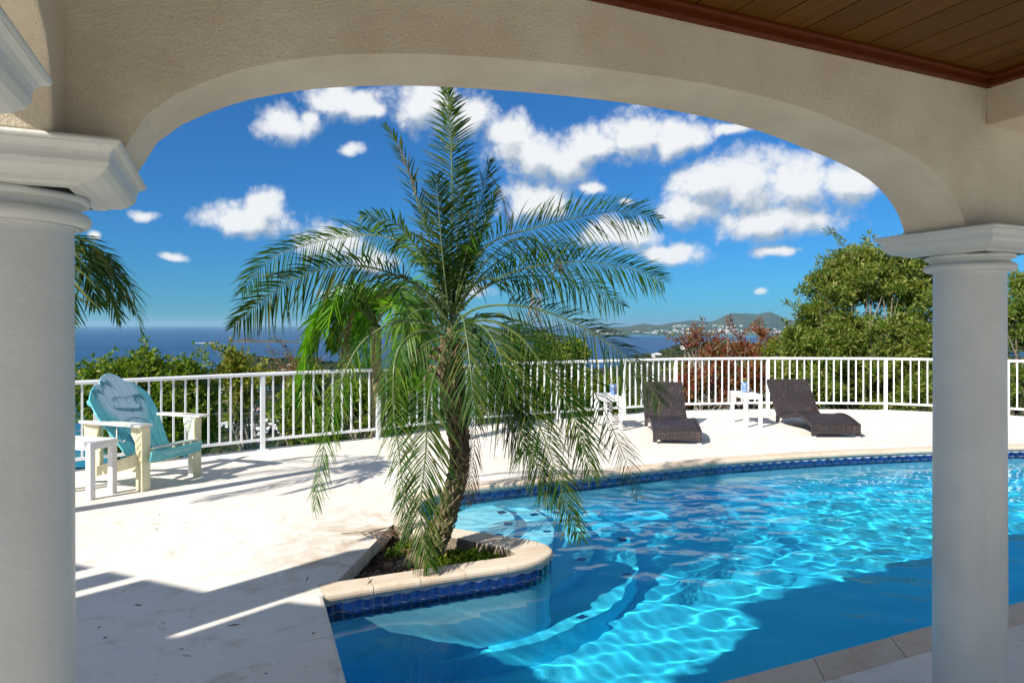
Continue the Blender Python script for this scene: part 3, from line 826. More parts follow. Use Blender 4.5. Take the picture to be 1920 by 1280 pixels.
ftop = [(1100,628),(1112,617),(1150,612),(1180,611),(1205,607),(1235,610),(1262,606),(1285,602),(1310,604),(1330,604),(1345,600),(1360,592),(1376,587),(1400,586),(1420,588),(1444,585),(1456,590),(1475,598),(1520,604),(1600,603),(1700,606),(1800,606),(1880,612),(2000,622),(2400,630)]
fx_, fy_ = zip(*ftop)
def far_z(p, Y):
    yt = float(np.interp(p, fx_, fy_)); sh = 628.3 + 1.2 * math.sin(p * .05) + .8 * math.sin(p * .21)
    if p < 1118: sh -= (1118 - p) * .4
    Ysh = F * (H - SEAZ) / (sh - HY)
    if Y < Ysh: return SEAZ - 8
    s = min(1, (Y - Ysh) / (13500 - Ysh))
    low = sh - 5.5 * min(1, s * 5) - 1.3 * math.sin(p * .06 + Y * .002) * min(1, s * 4)
    y = low + (yt - low) * max(0, (s - .12) / .88) ** 1.35
    y = min(y, sh - .2)
    if Y > 13500: y = yt + (Y - 13500) / 3000 * (635 - yt)
    return H - (y - HY) / F * Y
fY = list(np.linspace(8000, 10500, 60)) + list(np.linspace(10600, 13500, 26)) + list(np.linspace(13700, 16500, 10))
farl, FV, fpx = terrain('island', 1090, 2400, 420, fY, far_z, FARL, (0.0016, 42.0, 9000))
def head_z(p, Y):
    if Y < 5450: return SEAZ - 5
    yt = float(np.interp(p, (860, 880, 905, 940, 975, 1005, 1030), (638, 628, 622, 620, 624, 630, 638)))
    s = min(1, (Y - 5450) / 900); y = 639 + (yt - 639) * s
    return (H - (y - HY) / F * Y) if Y < 6500 else SEAZ - 5
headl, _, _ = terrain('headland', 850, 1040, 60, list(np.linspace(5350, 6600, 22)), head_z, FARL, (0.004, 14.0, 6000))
def islet_z(p, Y):
    c = (Y - 5150) / 260; a = math.exp(-((p - 462) / 20) ** 2) * 34 + math.exp(-((p - 510) / 30) ** 2) * 22 + math.exp(-((p - 545) / 22) ** 2) * 8
    return SEAZ - 6 + a * max(0, 1 - c * c)
islet, _, _ = terrain('islet', 425, 580, 60, list(np.linspace(4850, 5450, 20)), islet_z, m_land('islet_rock', [(0.05, 0.04, 0.04), (0.10, 0.08, 0.06), (0.13, 0.11, 0.07), (0.09, 0.10, 0.05)], 0.01, True), (0.012, 5.0, 5000))
FOAM = simple('sea_foam', (0.8, 0.84, 0.86), 0.8, 0.1, 0.05)
mb = MB()
for i in range(46):
    p = random.gauss(383, 11) if i < 28 else random.uniform(430, 600); Y = random.uniform(4780, 4900) if i < 28 else random.uniform(4960, 5120)
    c = at(p, HY, Y); w = random.uniform(10, 46); h = random.uniform(3, 14)
    k = 7; ring = [(c.x + w * math.cos(6.283 * q / k) * random.uniform(.6, 1), Y + h * 3 * math.sin(6.283 * q / k) * random.uniform(.6, 1), SEAZ + .4) for q in range(k)]
    mb.add(ring + [(c.x, Y, SEAZ + 1.6)], [(q, (q + 1) % k, k) for q in range(k)])
tag(mb.build('surf', FOAM), kind='stuff')

# town on the far shore: every building its own object, four shared shapes
WALLW = simple('white_house_wall', (0.72, 0.71, 0.68), 0.8, 0.08, 0.1)
ROOFS = [simple('white_roof', (0.78, 0.77, 0.74), 0.8, 0.05, 0.1), simple('grey_roof', (0.5, 0.5, 0.5), 0.8, 0.05, 0.1), simple('terracotta_roof', (0.50, 0.14, 0.06), 0.8, 0.1, 0.1),
         simple('teal_roof', (0.03, 0.24, 0.32), 0.7, 0.1, 0.1), simple('pink_roof', (0.62, 0.36, 0.34), 0.8, 0.1, 0.1), simple('cream_roof', (0.66, 0.60, 0.48), 0.8, 0.05, 0.1)]
WIN = simple('dark_window', (0.02, 0.03, 0.04), 0.2, 0.05, 1)
def block_mesh(w, d, h, roof, hip):
    mb = MB(); mb.box((0, 0, h / 2), (w, d, h), mi=0)
    e = .08 * w
    if hip: mb.add([(-w / 2 - e, -d / 2 - e, h), (w / 2 + e, -d / 2 - e, h), (w / 2 + e, d / 2 + e, h), (-w / 2 - e, d / 2 + e, h), (-w * .2, 0, h * 1.45), (w * .2, 0, h * 1.45)], [(0, 1, 5, 4), (1, 2, 5), (2, 3, 4, 5), (3, 0, 4), (3, 2, 1, 0)], 1)
    else: mb.box((0, 0, h + .04 * w), (w + e, d + e, .08 * w), mi=1)
    for q in range(3): mb.box((-w / 3 + q * w / 3, -d / 2 - .03 * w, h * .5), (w * .16, .05 * w, h * .4), mi=2)
    me = bpy.data.meshes.new('house'); me.from_pydata(mb.v, [], mb.f); me.polygons.foreach_set('material_index', mb.mi)
    for m_ in (WALLW, roof, WIN): me.materials.append(m_)
    return me
BM = [block_mesh(30, 18, 10, ROOFS[0], False), block_mesh(18, 14, 9, ROOFS[5], True), block_mesh(46, 16, 14, ROOFS[0], False), block_mesh(15, 12, 7, ROOFS[0], True)]
r2 = random.Random(11)
for i in range(215):
    if i < 120: p = r2.choice([r2.uniform(1122, 1160), r2.uniform(1160, 1290), r2.gauss(1245, 25), r2.uniform(1290, 1470), r2.gauss(1395, 30), r2.uniform(1450, 1500)]); q = r2.uniform(0.3, 7)
    else: p = r2.choice([r2.gauss(1276, 10), r2.gauss(1350, 16), r2.gauss(1372, 12), r2.uniform(1200, 1480)]); q = r2.uniform(5, 17)
    p = min(1520, max(1120, p))
    i_ = int(np.interp(p, fpx, range(len(fpx))))
    # walk inland until the slope is seen q pixels above the shore
    jj = None
    for j in range(len(fY)):
        z = FV[j, i_, 2]
        if z > SEAZ + 1 and HY + (H - z) / fY[j] * F < 628 - q: jj = j; break
    if jj is None or fY[jj] > 13300: continue
    c = FV[jj, i_]
    o = bpy.data.objects.new('house', BM[r2.choice([0, 1, 1, 2, 3, 3])]); C.objects.link(o)
    o.location = (c[0], c[1], c[2] + 1); o.rotation_euler = (0, 0, r2.uniform(-.6, .6))
    s_ = r2.uniform(.7, 1.35); o.scale = (s_, s_, s_)
    tag(o, 'tiny white building near the shore of the town across the bay' if c[2] < -75 else 'tiny white building high on the hillside across the bay', 'house', 'white buildings low in the town across the bay' if c[2] < -75 else 'white buildings high on the slopes across the bay')

# houses on the near hillside
def house(px, py, w, label, roof=0, storeys=1, hip=True, rz=0.0, d=None, bits=0):
    Y = hill_Y(px, py); d = d or w * .7; h = 2.9 * storeys
    z = min(hill_z(px, Y), H - (py - HY) / F * Y + 1)
    t = thing('house', label, 'house', ((px - CX) / F * Y, Y, z), rz)
    MB().box((0, 0, h / 2 - 1), (w, d, h + 2)).build('wall', WALLW, t)
    mb = MB(); e = .9
    if hip: mb.add([(-w / 2 - e, -d / 2 - e, h), (w / 2 + e, -d / 2 - e, h), (w / 2 + e, d / 2 + e, h), (-w / 2 - e, d / 2 + e, h), (-w / 2 + d / 2, 0, h + d * .22), (w / 2 - d / 2, 0, h + d * .22)], [(0, 1, 5, 4), (1, 2, 5), (2, 3, 4, 5), (3, 0, 4), (3, 2, 1, 0)])
    else: mb.box((0, 0, h + .3), (w + e * 2, d + e * 2, .6))
    mb.build('roof', ROOFS[roof], t)
    for s_ in range(storeys):
        k = max(2, int(w / 4))
        for q in range(k):
            MB().box((-w / 2 + (q + .5) * w / k, -d / 2 - .04, 1.5 + 2.9 * s_), (w / k * .5, .1, 1.5)).build('window', WIN, t)
    if bits:
        MB().box((0, -d / 2 - 2.0, -.1), (w * 1.05, 4.0, .5)).build('terrace', ROOFS[0], t)
        for q in range(bits): MB().box((-w / 2 + (q + .5) * w / bits, -d / 2 - 3.8, h / 2), (.35, .35, h)).build('post', ROOFS[0], t)
    return t
house(430, 671, 20, 'long white house with hipped roof on the headland ridge over the sea', 0, 1, True, .1, 10, 4)
house(446, 664, 8, 'small white cottage right behind the long white ridge house', 0, 1, True, -.2)
house(462, 668, 13, 'two storey white villa at the middle of the ridge top', 0, 2, True, .2, 9, 3)
house(474, 664, 6, 'little pale cottage beside the two storey ridge villa', 0, 1, True, .5)
house(487, 666, 5, 'tiny white hut on the ridge next to the dark tree', 0, 1, True)
house(508, 670, 15, 'white villa with wide flat hipped roof and terrace posts on the ridge', 0, 1, True, -.1, 10, 5)
house(530, 664, 8, 'white house end showing behind the wide ridge villa', 0, 1, True, .3)
house(548, 690, 9, 'grey roofed house half hidden in scrub below the ridge', 1, 1, True)
house(406, 742, 10, 'white cluster house beside the sea end of the slope, first of its pair', 0, 2, False, .3)
house(424, 737, 9, 'white flat roofed house above the orange roof', 0, 1, False, -.3, None, 2)
house(450, 737, 8, 'house with bright orange roof on the green hillside', 2, 1, True, .2)
house(451, 744, 7, 'house with small teal roof just below the orange roof', 3, 1, True, .1)
house(484, 734, 9, 'house with dark blue green roof left of the railing post', 3, 1, True)
house(501, 732, 8, 'house with teal blue roof right of the railing post', 3, 1, True, .4)
house(480, 778, 8, 'house with pale pink roof in the middle of the slope', 4, 1, True, .5)
house(541, 783, 10, 'white house with dark windows and flat roof above the bushes', 0, 2, False, .15, None, 3)
house(432, 801, 9, 'white house low on the slope near the arm of the teal chair', 0, 1, False, -.4)
house(508, 798, 11, 'long flat white roof beside the railing post low on the slope', 0, 1, False, .1, 5)
house(525, 806, 7, 'small white house below the long flat roof', 0, 1, True, .6)
house(535, 813, 8, 'lowest white house of the slope with stepped roofs', 0, 1, False, .3)
house(470, 806, 6, 'small grey white hut low on the slope behind the balusters', 1, 1, True)
house(488, 816, 8, 'white house partly behind the yellow green ground bushes', 0, 1, False, .2)
house(1232, 666, 11, 'white house at the tip of the brown headland over the bay', 0, 1, True, .2, 8)
house(1282, 653, 7, 'small white house on top of the brown headland', 0, 1, True, -.3)
house(1265, 700, 9, 'white house behind the red bushes high on the slope', 0, 1, False, .3)
house(1330, 712, 9, 'pale pink house showing between the red bushes', 4, 1, True)
house(1290, 736, 8, 'white house seen through the red shrub twigs low on the slope', 0, 1, False, .2)

# scrub cover on the slope: one mass of low clumps
base = bmesh.new(); bmesh.ops.create_icosphere(base, subdivisions=1, radius=1.0)
bv = np.array([v.co[:] for v in base.verts]); bf = np.array([[v.index for v in f.verts] for f in base.faces]); base.free()
VV = []; QQ = []; nb = 0
for i in range(9000):
    j = rng.integers(30, len(Ys) - 12); k_ = int(rng.integers(60, 200)); c = HV[j, k_] + rng.normal(size=3) * np.array([2.5, 4, 0])
    if HV[j, k_, 2] < SEAZ + 3: continue
    r_ = rng.uniform(.8, 2.6) * (0.6 + Ys[j] / 800)
    vv = bv * (1 + rng.normal(size=(len(bv), 1)) * .22) * np.array([r_, r_, r_ * rng.uniform(.5, .9)]) + c
    VV.append(vv); QQ.append(bf + nb); nb += len(bv)
def m_scrubclump():
    m, t = new_mat('scrub_clumps'); r = t.n.new('ShaderNodeNewGeometry').outputs['Random Per Island']
    col = t.ramp(r, [(0, (0.012, 0.024, 0.010)), (.5, (0.022, 0.038, 0.014)), (.8, (0.045, 0.055, 0.018)), (.93, (0.06, 0.045, 0.025)), (1, (0.09, 0.095, 0.03))])
    finish(t, t.node('ShaderNodeBsdfPrincipled', Base_Color=col, Roughness=0.95, Specular_IOR_Level=0.1)); return m
tag(np_mesh('scrub', np.concatenate(VV), np.concatenate(QQ), m_scrubclump(), None, smooth=False), kind='stuff')

# ================================================================ RAILING
rail = thing('railing', 'white metal railing with thin balusters curving round the terrace edge', 'railing')
rw = {'top': .07, 'h': .05}
# posts at the given corners; straight sections between them
zt, zb = 1.02, .14
me_b = bpy.data.meshes.new('baluster'); b = MB().box((0, 0, 0), (.021, .021, zt - zb - .06)); me_b.from_pydata(b.v, [], b.f); me_b.materials.append(RAILP)
me_p = MB().box((0, 0, (zt - .02) / 2), (.056, .056, zt - .02)); me_p.box((0, 0, .006), (.13, .13, .014))
mp = bpy.data.meshes.new('post'); mp.from_pydata(me_p.v, [], me_p.f); mp.materials.append(RAILP)
for i, (x, y) in enumerate(RAIL):
    o = bpy.data.objects.new('post', mp); C.objects.link(o); o.parent = rail; o.location = (x, y, 0)
    q = RAIL[min(i + 1, len(RAIL) - 1)]; pq = RAIL[max(i - 1, 0)]; o.rotation_euler = (0, 0, math.atan2(q[1] - pq[1], q[0] - pq[0]))
for i in range(len(RAIL) - 1):
    a = Vector(RAIL[i] + (0,)); b = Vector(RAIL[i + 1] + (0,)); L = (b - a).length; d = (b - a) / L; k = round(L / .137)
    mid = len(smooth_line([RAIL[max(i-1,0)]], 1))
    MB().bar(a + Vector((0, 0, zt - .02)) - d * .02, b + Vector((0, 0, zt - .02)) + d * .02, .068, .048).build('top_rail', RAILP, rail, bevel=.016, seg=3)
    MB().bar(a + Vector((0, 0, zb)) + d * .028, b + Vector((0, 0, zb)) - d * .028, .034, .036).build('bottom_rail', RAILP, rail)
    for j in range(1, k):
        o = bpy.data.objects.new('baluster', me_b); C.objects.link(o); o.parent = rail; p = a + d * L * j / k
        o.location = (p.x, p.y, (zt + zb) / 2 - .012); o.rotation_euler = (0, 0, math.atan2(d.y, d.x))

# ================================================================ FURNITURE
def side_table(near, e1, e2, w, l, h, label, lw=.05):
    """near = nearest corner of the top; e1 along the short side, e2 along the long one"""
    a = math.atan2(e1[1], e1[0]); E1 = Vector((math.cos(a), math.sin(a), 0)); E2 = Vector((-E1.y, E1.x, 0))
    if E2.dot(Vector(e2 + (0,))) < 0: E2 = -E2
    c = Vector(near + (0,)) + E1 * w / 2 + E2 * l / 2
    t = thing('side_table', label, 'table', c, a)
    MB().box((0, 0, h - .0125), (w, l, .025)).build('tabletop', WHITE, t, bevel=.004)
    for sx in (-1, 1):
        for sy in (-1, 1):
            MB().box((sx * (w / 2 - lw / 2 - .004), sy * (l / 2 - lw / 2 - .004), (h - .026) / 2), (lw, lw, h - .026)).build('leg', WHITE, t, bevel=.003)
    for sx in (-1, 1): MB().box((sx * (w / 2 - .016), 0, h - .05), (.018, l - 2 * lw - .02, .045)).build('apron', WHITE, t)
    for sy in (-1, 1): MB().box((0, sy * (l / 2 - .016), h - .05), (w - 2 * lw - .02, .018, .045)).build('apron', WHITE, t)
    return t
side_table((3.73, 10.70), (1, .02), (.0, 1), .30, .66, .53, 'white slatless side table between the two dark loungers')
side_table((1.43, 10.35), (1, .12), (.0, 1), .30, .66, .53, 'white side table half hidden by the hanging palm frond tips')
side_table((-3.96, 6.26), (.27, .96), (-.96, .27), .31, .60, .54, 'greyish white side table beside the teal chair', .058)

def m_glass():
    m, t = new_mat('blue_patterned_glass'); co = t.coord()
    v = t.node('ShaderNodeTexVoronoi', 0, _props={'feature': 'DISTANCE_TO_EDGE'}, Vector=co, Scale=42.0)
    col = t.mix(t.mapr(v, 0.03, 0.10, 1, 0), (0.045, 0.19, 0.66), (0.72, 0.82, 0.95))
    finish(t, t.node('ShaderNodeBsdfPrincipled', Base_Color=col, Roughness=0.12, Transmission_Weight=0.25, IOR=1.4, Coat_Weight=0.5)); return m
GLASS = m_glass(); PETAL = simple('yellow_petals', (0.70, 0.50, 0.08), 0.6, 0.2, 60, col2=(0.75, 0.70, 0.45)); STEM = simple('flower_stem', (0.10, 0.22, 0.04), 0.5)
def vase(x, y, label):
    t = thing('vase', label, 'vase', (x, y, .53), .3)
    MB().lathe([(0, .001), (.036, .001), (.040, .006), (.047, .04), (.044, .075), (.047, .10), (.050, .13), (.053, .165), (.049, .166), (.045, .13), (.042, .05), (.036, .012), (0, .012)], 28).build('glass', GLASS, t)
    mb = MB()
    for k in range(4):
        a = k * 1.7; mb.tube([(0.01 * math.cos(a), .01 * math.sin(a), .02), (.02 * math.cos(a), .02 * math.sin(a), .19 + .01 * k)], .0025, 5)
    mb.build('stem', STEM, t)
    for k in range(4):
        a = k * 1.7; c = Vector((.022 * math.cos(a), .022 * math.sin(a), .20 + .01 * k)); mb = MB()
        for q in range(6):
            b = q * 1.047; d = Vector((math.cos(b), math.sin(b), .5)); s_ = Vector((-math.sin(b), math.cos(b), 0)) * .008
            mb.add([c, c + d * .012 + s_, c + d * .024, c + d * .012 - s_], [(0, 1, 2, 3)])
        mb.build('flower', PETAL, t)
vase(3.86, 11.08, 'blue patterned glass vase with yellow flowers on the table between the loungers')
vase(1.62, 10.72, 'blue patterned glass vase on the side table behind the palm frond')

def m_wicker():
    m, t = new_mat('dark_wicker'); co = t.coord('UV')
    w1 = t.node('ShaderNodeTexWave', 1, _props={'bands_direction': 'X'}, Vector=co, Scale=15.0, Distortion=0.4, Detail=1.0)
    w2 = t.node('ShaderNodeTexWave', 1, _props={'bands_direction': 'Y'}, Vector=co, Scale=22.0, Distortion=0.4, Detail=1.0)
    ck = t.node('ShaderNodeTexChecker', 1, Vector=co, Scale=94.0)
    h = t.math('ADD', t.math('MULTIPLY', w1, 0.6), t.math('MULTIPLY', w2, t.math('ADD', 0.4, t.math('MULTIPLY', ck, .5))))
    n = t.noise(t.mapping(co, (60, 5, 1)), 1, 3, 0.6); n2 = t.noise(t.mapping(co, (2, 26, 1)), 1, 3, 0.6)
    col = t.mix(t.mapr(h, 0.3, 1.1), (0.003, 0.002, 0.002), (0.030, 0.020, 0.022))
    col = t.mix(t.math('MULTIPLY', t.mapr(n, 0.52, 0.7), 0.6), col, (0.15, 0.055, 0.05))
    col = t.mix(t.math('MULTIPLY', t.mapr(n2, 0.52, 0.75), 0.4), col, (0.13, 0.085, 0.085))
    st = t.noise(t.mapping(co, (9, 9, 0.8)), 1.6, 6, 0.7)
    col = t.mix(t.mapr(st, 0.56, 0.78, 0, 0.30), col, (0.36, 0.34, 0.29))
    finish(t, t.node('ShaderNodeBsdfPrincipled', Base_Color=col, Roughness=0.42, Specular_IOR_Level=0.55, Normal=t.bump(h, 0.9, 0.006))); return m
WICK = m_wicker(); CAPW = simple('white_foot_cap', (0.75, 0.75, 0.73), 0.5)
PROF = [(0, .195), (.12, .225), (.28, .262), (.45, .287), (.60, .288), (.75, .265), (.92, .225), (1.08, .190), (1.22, .172), (1.34, .172), (1.42, .19), (1.50, .25), (1.60, .355), (1.72, .485), (1.84, .612), (1.91, .685)]
def uvs(o, P, wid):
    me = o.data; uv = me.uv_layers.new(name='UVMap')
    for poly in me.polygons:
        nrm = poly.normal
        for li in poly.loop_indices:
            v = me.vertices[me.loops[li].vertex_index].co
            uv.data[li].uv = (v.x, v.y + v.z * .8) if abs(nrm.x) < .7 else (v.y, v.z)
def lounger(x, y, d, w, label):
    a = math.atan2(d[1], d[0]) - math.pi / 2
    t = thing('sun_lounger', label, 'sun lounger', (x, y, 0), a)          # local +y runs from the foot to the head, local x across
    S_ = smooth_line(PROF, .05)
    top_ = S_; ks = next(i for i, p in enumerate(S_) if p[0] > 1.385)
    def strip(P, x0, x1, th, name):
        vs = []; n_ = len(P)
        for i, (s_, z) in enumerate(P):
            a_ = P[max(i - 1, 0)]; b_ = P[min(i + 1, n_ - 1)]; tx, tz = b_[0] - a_[0], b_[1] - a_[1]; l_ = math.hypot(tx, tz); nx_, nz_ = tz / l_, -tx / l_
            vs += [(x0, s_, z), (x1, s_, z), (x1, s_ + nx_ * th, z + nz_ * th), (x0, s_ + nx_ * th, z + nz_ * th)]
        fs = []
        for i in range(n_ - 1):
            for q in range(4):
                fs.append((i * 4 + q, i * 4 + (q + 1) % 4, (i + 1) * 4 + (q + 1) % 4, (i + 1) * 4 + q))
        fs += [(3, 2, 1, 0), tuple((n_ - 1) * 4 + q for q in range(4))]
        o = MB().add(vs, fs).build(name, WICK, t)
        bm = bmesh.new(); bm.from_mesh(o.data); bmesh.ops.recalc_face_normals(bm, faces=bm.faces); bm.to_mesh(o.data); bm.free()
        uvs(o, P, w); return o
    sag = [(s_, z - .010) for s_, z in S_]
    strip(sag[:ks + 1], .035, w - .035, .03, 'seat'); strip(sag[ks:], .035, w - .035, .03, 'backrest')
    for x0 in (0.0, w - .034): strip(S_, x0, x0 + .034, .058, 'side_frame')
    o = MB().box((w / 2, .015, .125), (w - .004, .03, .14)).build('foot_panel', WICK, t, bevel=.006); uvs(o, None, w)
    o = MB().bar((0, 1.925, .68), (w, 1.925, .68), .03, .04).build('head_bar', WICK, t, bevel=.008); uvs(o, None, w)
    for sx in (.03, w - .03):
        o = MB().box((sx, .03, .10), (.055, .055, .16)).build('leg', WICK, t); uvs(o, None, w)
        MB().box((sx, .03, .012), (.052, .052, .024)).build('foot_cap', CAPW, t)
        o = MB().bar((sx, 1.47, .16), (sx, 1.49, .02), .05, .05, up=(1, 0, 0)).build('leg', WICK, t); uvs(o, None, w)
        MB().box((sx, 1.49, .012), (.05, .05, .024)).build('foot_cap', CAPW, t)
    return t
lounger(1.96, 9.26, (.115, .993), .66, 'dark wicker lounger with its foot end squarely towards the pool, next to the palm')
lounger(4.40, 9.76, (.035, 1.0), .70, 'dark wicker lounger seen from its side, beyond the table with the flowers')

# teal deck chair
fd = Vector((.95, -.32, 0)).normalized(); ca = math.atan2(fd.y, fd.x)
chair = thing('adirondack_chair', 'teal and cream slatted garden chair with a painted palm beach picture on its back', 'chair', (-3.54, 6.95, 0), ca)
# local x forward, y to the far side
for s_ in (-1, 1):
    lg = MB().prism([(-.105, 0), (0, 0), (0, .645), (-.175, .645), (-.17, .56), (-.115, .47), (-.112, .40)], s_ * .335 - .018, s_ * .335 + .018, frame=Matrix.Rotation(R(90), 4, 'X')).build('front_leg', CHALK if s_ < 0 else CREAM, chair, bevel=.004)
    for (bx, bz) in ((-.03, .60), (-.09, .60), (-.03, .33), (-.08, .325), (-.03, .27), (-.08, .265)):
        MB().tube([(bx, -(s_ * .335) - .020 , bz), (bx, -(s_ * .335) - .0165, bz)], .006, 8).build('bolt', BOLT, lg)
    MB().box((-.012 + .014, s_ * -.335, .315), (.02, .10, .63)).build('leg_face', CREAM, chair, bevel=.003)
    # arm
    arm = [(.06, -.075), (.075, 0), (.06, .075), (-.10, .085), (-.30, .085), (-.55, .06), (-.80, .03), (-.85, 0), (-.80, -.035), (-.55, -.055), (-.10, -.075)]
    MB().prism([(x, y + s_ * .375) for x, y in arm], .645, .668).build('arm', CHALK, chair, bevel=.005)
    MB().prism([(-.80, .45), (-.66, .45), (-.62, .56), (-.60, .645), (-.82, .645)], s_ * .33 - .014, s_ * .33 + .014, frame=Matrix.Rotation(R(90), 4, 'X')).build('arm_bracket', CREAM, chair)
    # curved stringer from the seat front down to the ground behind
    top_l = [(.045, .40), (-.06, .385), (-.22, .335), (-.42, .27), (-.62, .215), (-.78, .16), (-.90, .09), (-.99, .0)]
    bot_l = [(-.86, .0), (-.80, .055), (-.66, .10), (-.48, .135), (-.30, .18), (-.10, .245), (.03, .28)]
    MB().prism(top_l + bot_l, s_ * .285 - .016, s_ * .285 + .016, frame=Matrix.Rotation(R(90), 4, 'X')).build('stringer', CREAM, chair, bevel=.004)
    MB().box((-.70, s_ * .26, .38), (.07, .035, .52)).build('rear_post', CREAM, chair)
# seat slats
for i, (x, z, rot, m_) in enumerate(((.012, .412, .18, CHALK), (-.085, .395, .26, TEAL), (-.18, .363, .32, TEAL))):
    MB().box((x, 0, z), (.085, .60, .020), mat=Matrix.Rotation(-rot, 3, 'Y')).build('seat_slat', m_, chair, bevel=.006)
ap = MB().box((.058, 0, .335), (.022, .66, .115), mat=Matrix.Rotation(R(14), 3, 'Y')).build('front_slat', TEAL, chair, bevel=.006)
# back: eight tapered slats under a scalloped outline
B0 = Vector((-.24, 0, .21)); BT = Vector((-.90, 0, 1.12)); bd = (BT - B0).normalized(); BL = (BT - B0).length
by = Vector((0, 1, 0)); bn = by.cross(bd).normalized()
if bn.x < 0: bn = -bn
BF = Matrix((( by.x, bd.x, bn.x, B0.x), (by.y, bd.y, bn.y, B0.y), (by.z, bd.z, bn.z, B0.z), (0, 0, 0, 1)))     # local: x across, y up the back, z towards the sitter
def half(h): return .25 + (.37 - .25) * min(1, h / .62)
def topl(v):
    a = abs(v) / .37
    if a < .42: return BL * (1.0 - .10 * (a / .42) ** 2.2)
    if a < .52: return BL * (.895 - .1 * (a - .42))
    return BL * (.885 - .17 * ((a - .52) / .48) ** 1.8)
ns = 7
def m_back():
    m, t = new_mat('painted_back'); co = t.coord()
    n1 = t.noise(co, 12, 4, .6)
    sp = t.n.new('ShaderNodeSeparateXYZ'); t.l.new(co, sp.inputs[0])
    d = t.vmath('LENGTH', t.vmath('MULTIPLY', t.vmath('SUBTRACT', co, (-.72, 0.0, .86)), (0, 3.6, 3.3)), out=1)
    d = t.math('ADD', d, t.math('MULTIPLY', t.math('SUBTRACT', n1, .5), .5))
    teal = t.mix(t.mapr(n1, .35, .65), (0.085, 0.40, 0.45), (0.13, 0.48, 0.52))
    col = t.mix(t.mapr(d, .70, 1.08, .88, 0), teal, (0.46, 0.60, 0.68))
    band = t.mapr(t.math('ABSOLUTE', t.math('SUBTRACT', sp.outputs[2], .83)), .0, .06, 1, 0)
    ripple = t.mapr(t.noise(t.mapping(co, (1, 9, 60)), 1.2, 3, .5), .5, .62)
    col = t.mix(t.math('MULTIPLY', t.math('MULTIPLY', band, ripple), .6), col, (0.20, 0.36, 0.42))
    finish(t, t.node('ShaderNodeBsdfPrincipled', Base_Color=col, Roughness=.38, Specular_IOR_Level=.5)); return m
BACKM = m_back()
for i in range(ns):
    f0, f1 = -1 + 2 * i / ns, -1 + 2 * (i + 1) / ns
    g_ = .0035
    pts = [(f0 * half(0) + g_, 0), (f1 * half(0) - g_, 0)]
    v1 = f1 * .37 - g_; v0 = f0 * .37 + g_
    pts += [(f1 * half(.3) - g_, .3), (v1, .62), (v1, topl(v1))]
    for q in range(1, 6): vv = v1 + (v0 - v1) * q / 6; pts.append((vv, topl(vv)))
    pts += [(v0, topl(v0)), (v0, .62), (f0 * half(.3) + g_, .3)]
    MB().prism(pts, -.010, .010, frame=BF).build('back_slat', BACKM, chair, bevel=.003)
for (h, w_) in ((.30, .27), (.52, .33), (.80, .36)):
    MB().prism([(-w_, h - .035), (w_, h - .035), (w_ + .012, h), (w_, h + .035), (-w_, h + .035), (-w_ - .012, h)], -.034, -.011, frame=BF).build('back_rail', TEAL, chair, bevel=.004)
# painted picture on the back: palms, boat, arch
def decal(polys, name, mat, z=.0115):
    mb = MB()
    for P in polys:
        mb.prism(P, z - .0008, z + .0012, frame=BF)
    return mb.build(name, mat, chair)
def palm_polys(cx, cy, s_, n_=9, flip=1):
    out = []
    for k in range(n_):
        a = R(-25 + 230 * k / (n_ - 1)); L = s_ * (1 - .15 * (k % 2)); seg = []
        for q in range(6):
            u_ = q / 5; r_ = L * u_; w_ = s_ * .11 * math.sin(math.pi * min(1, u_ + .12)); dx = math.cos(a) * r_; dy = math.sin(a) * r_ - .5 * s_ * u_ * u_
            seg.append((cx + dx * flip, cy + dy, w_))
        up_ = [(x, y + w_) for x, y, w_ in seg]; dn = [(x, y - w_) for x, y, w_ in reversed(seg[:-1])]
        P = up_ + dn[:-1]
        out.append(ccw([(x + 1e-5 * i, y) for i, (x, y) in enumerate(P)]))
    return out
PB = []
PB += palm_polys(.20, .80, .085); PB += [ccw([(.195, .80), (.205, .80), (.180, .70), (.160, .61), (.148, .61), (.172, .70)])]
PB += palm_polys(-.10, 1.0, .10, 7); PB += palm_polys(-.24, .91, .08, 7)
decal(PB, 'painted_palm', DARKT)['kind'] = 'stuff'
decal([ccw([(.185, .665), (.165, .620), (.12, .620), (-.02, .640), (-.145, .680), (-.14, .692), (.0, .672), (.11, .652)]), ccw([(-.13, .692), (-.138, .73), (-.145, .73), (-.142, .691)])], 'painted_boat', DARKT)
arc_ = lambda r0, r1, cx, cy, a0, a1: ccw([(cx + r1 * math.cos(R(a)), cy + r1 * .62 * math.sin(R(a))) for a in np.linspace(a0, a1, 15)] + [(cx + r0 * math.cos(R(a)), cy + r0 * .62 * math.sin(R(a))) for a in np.linspace(a1, a0, 15)])
decal([arc_(.150, .157, 0, .455, 8, 172), arc_(.075, .081, -.045, .775, 20, 170), arc_(.060, .064, .09, .775, 30, 150)], 'painted_arch', DARKT)['kind'] = 'stuff'
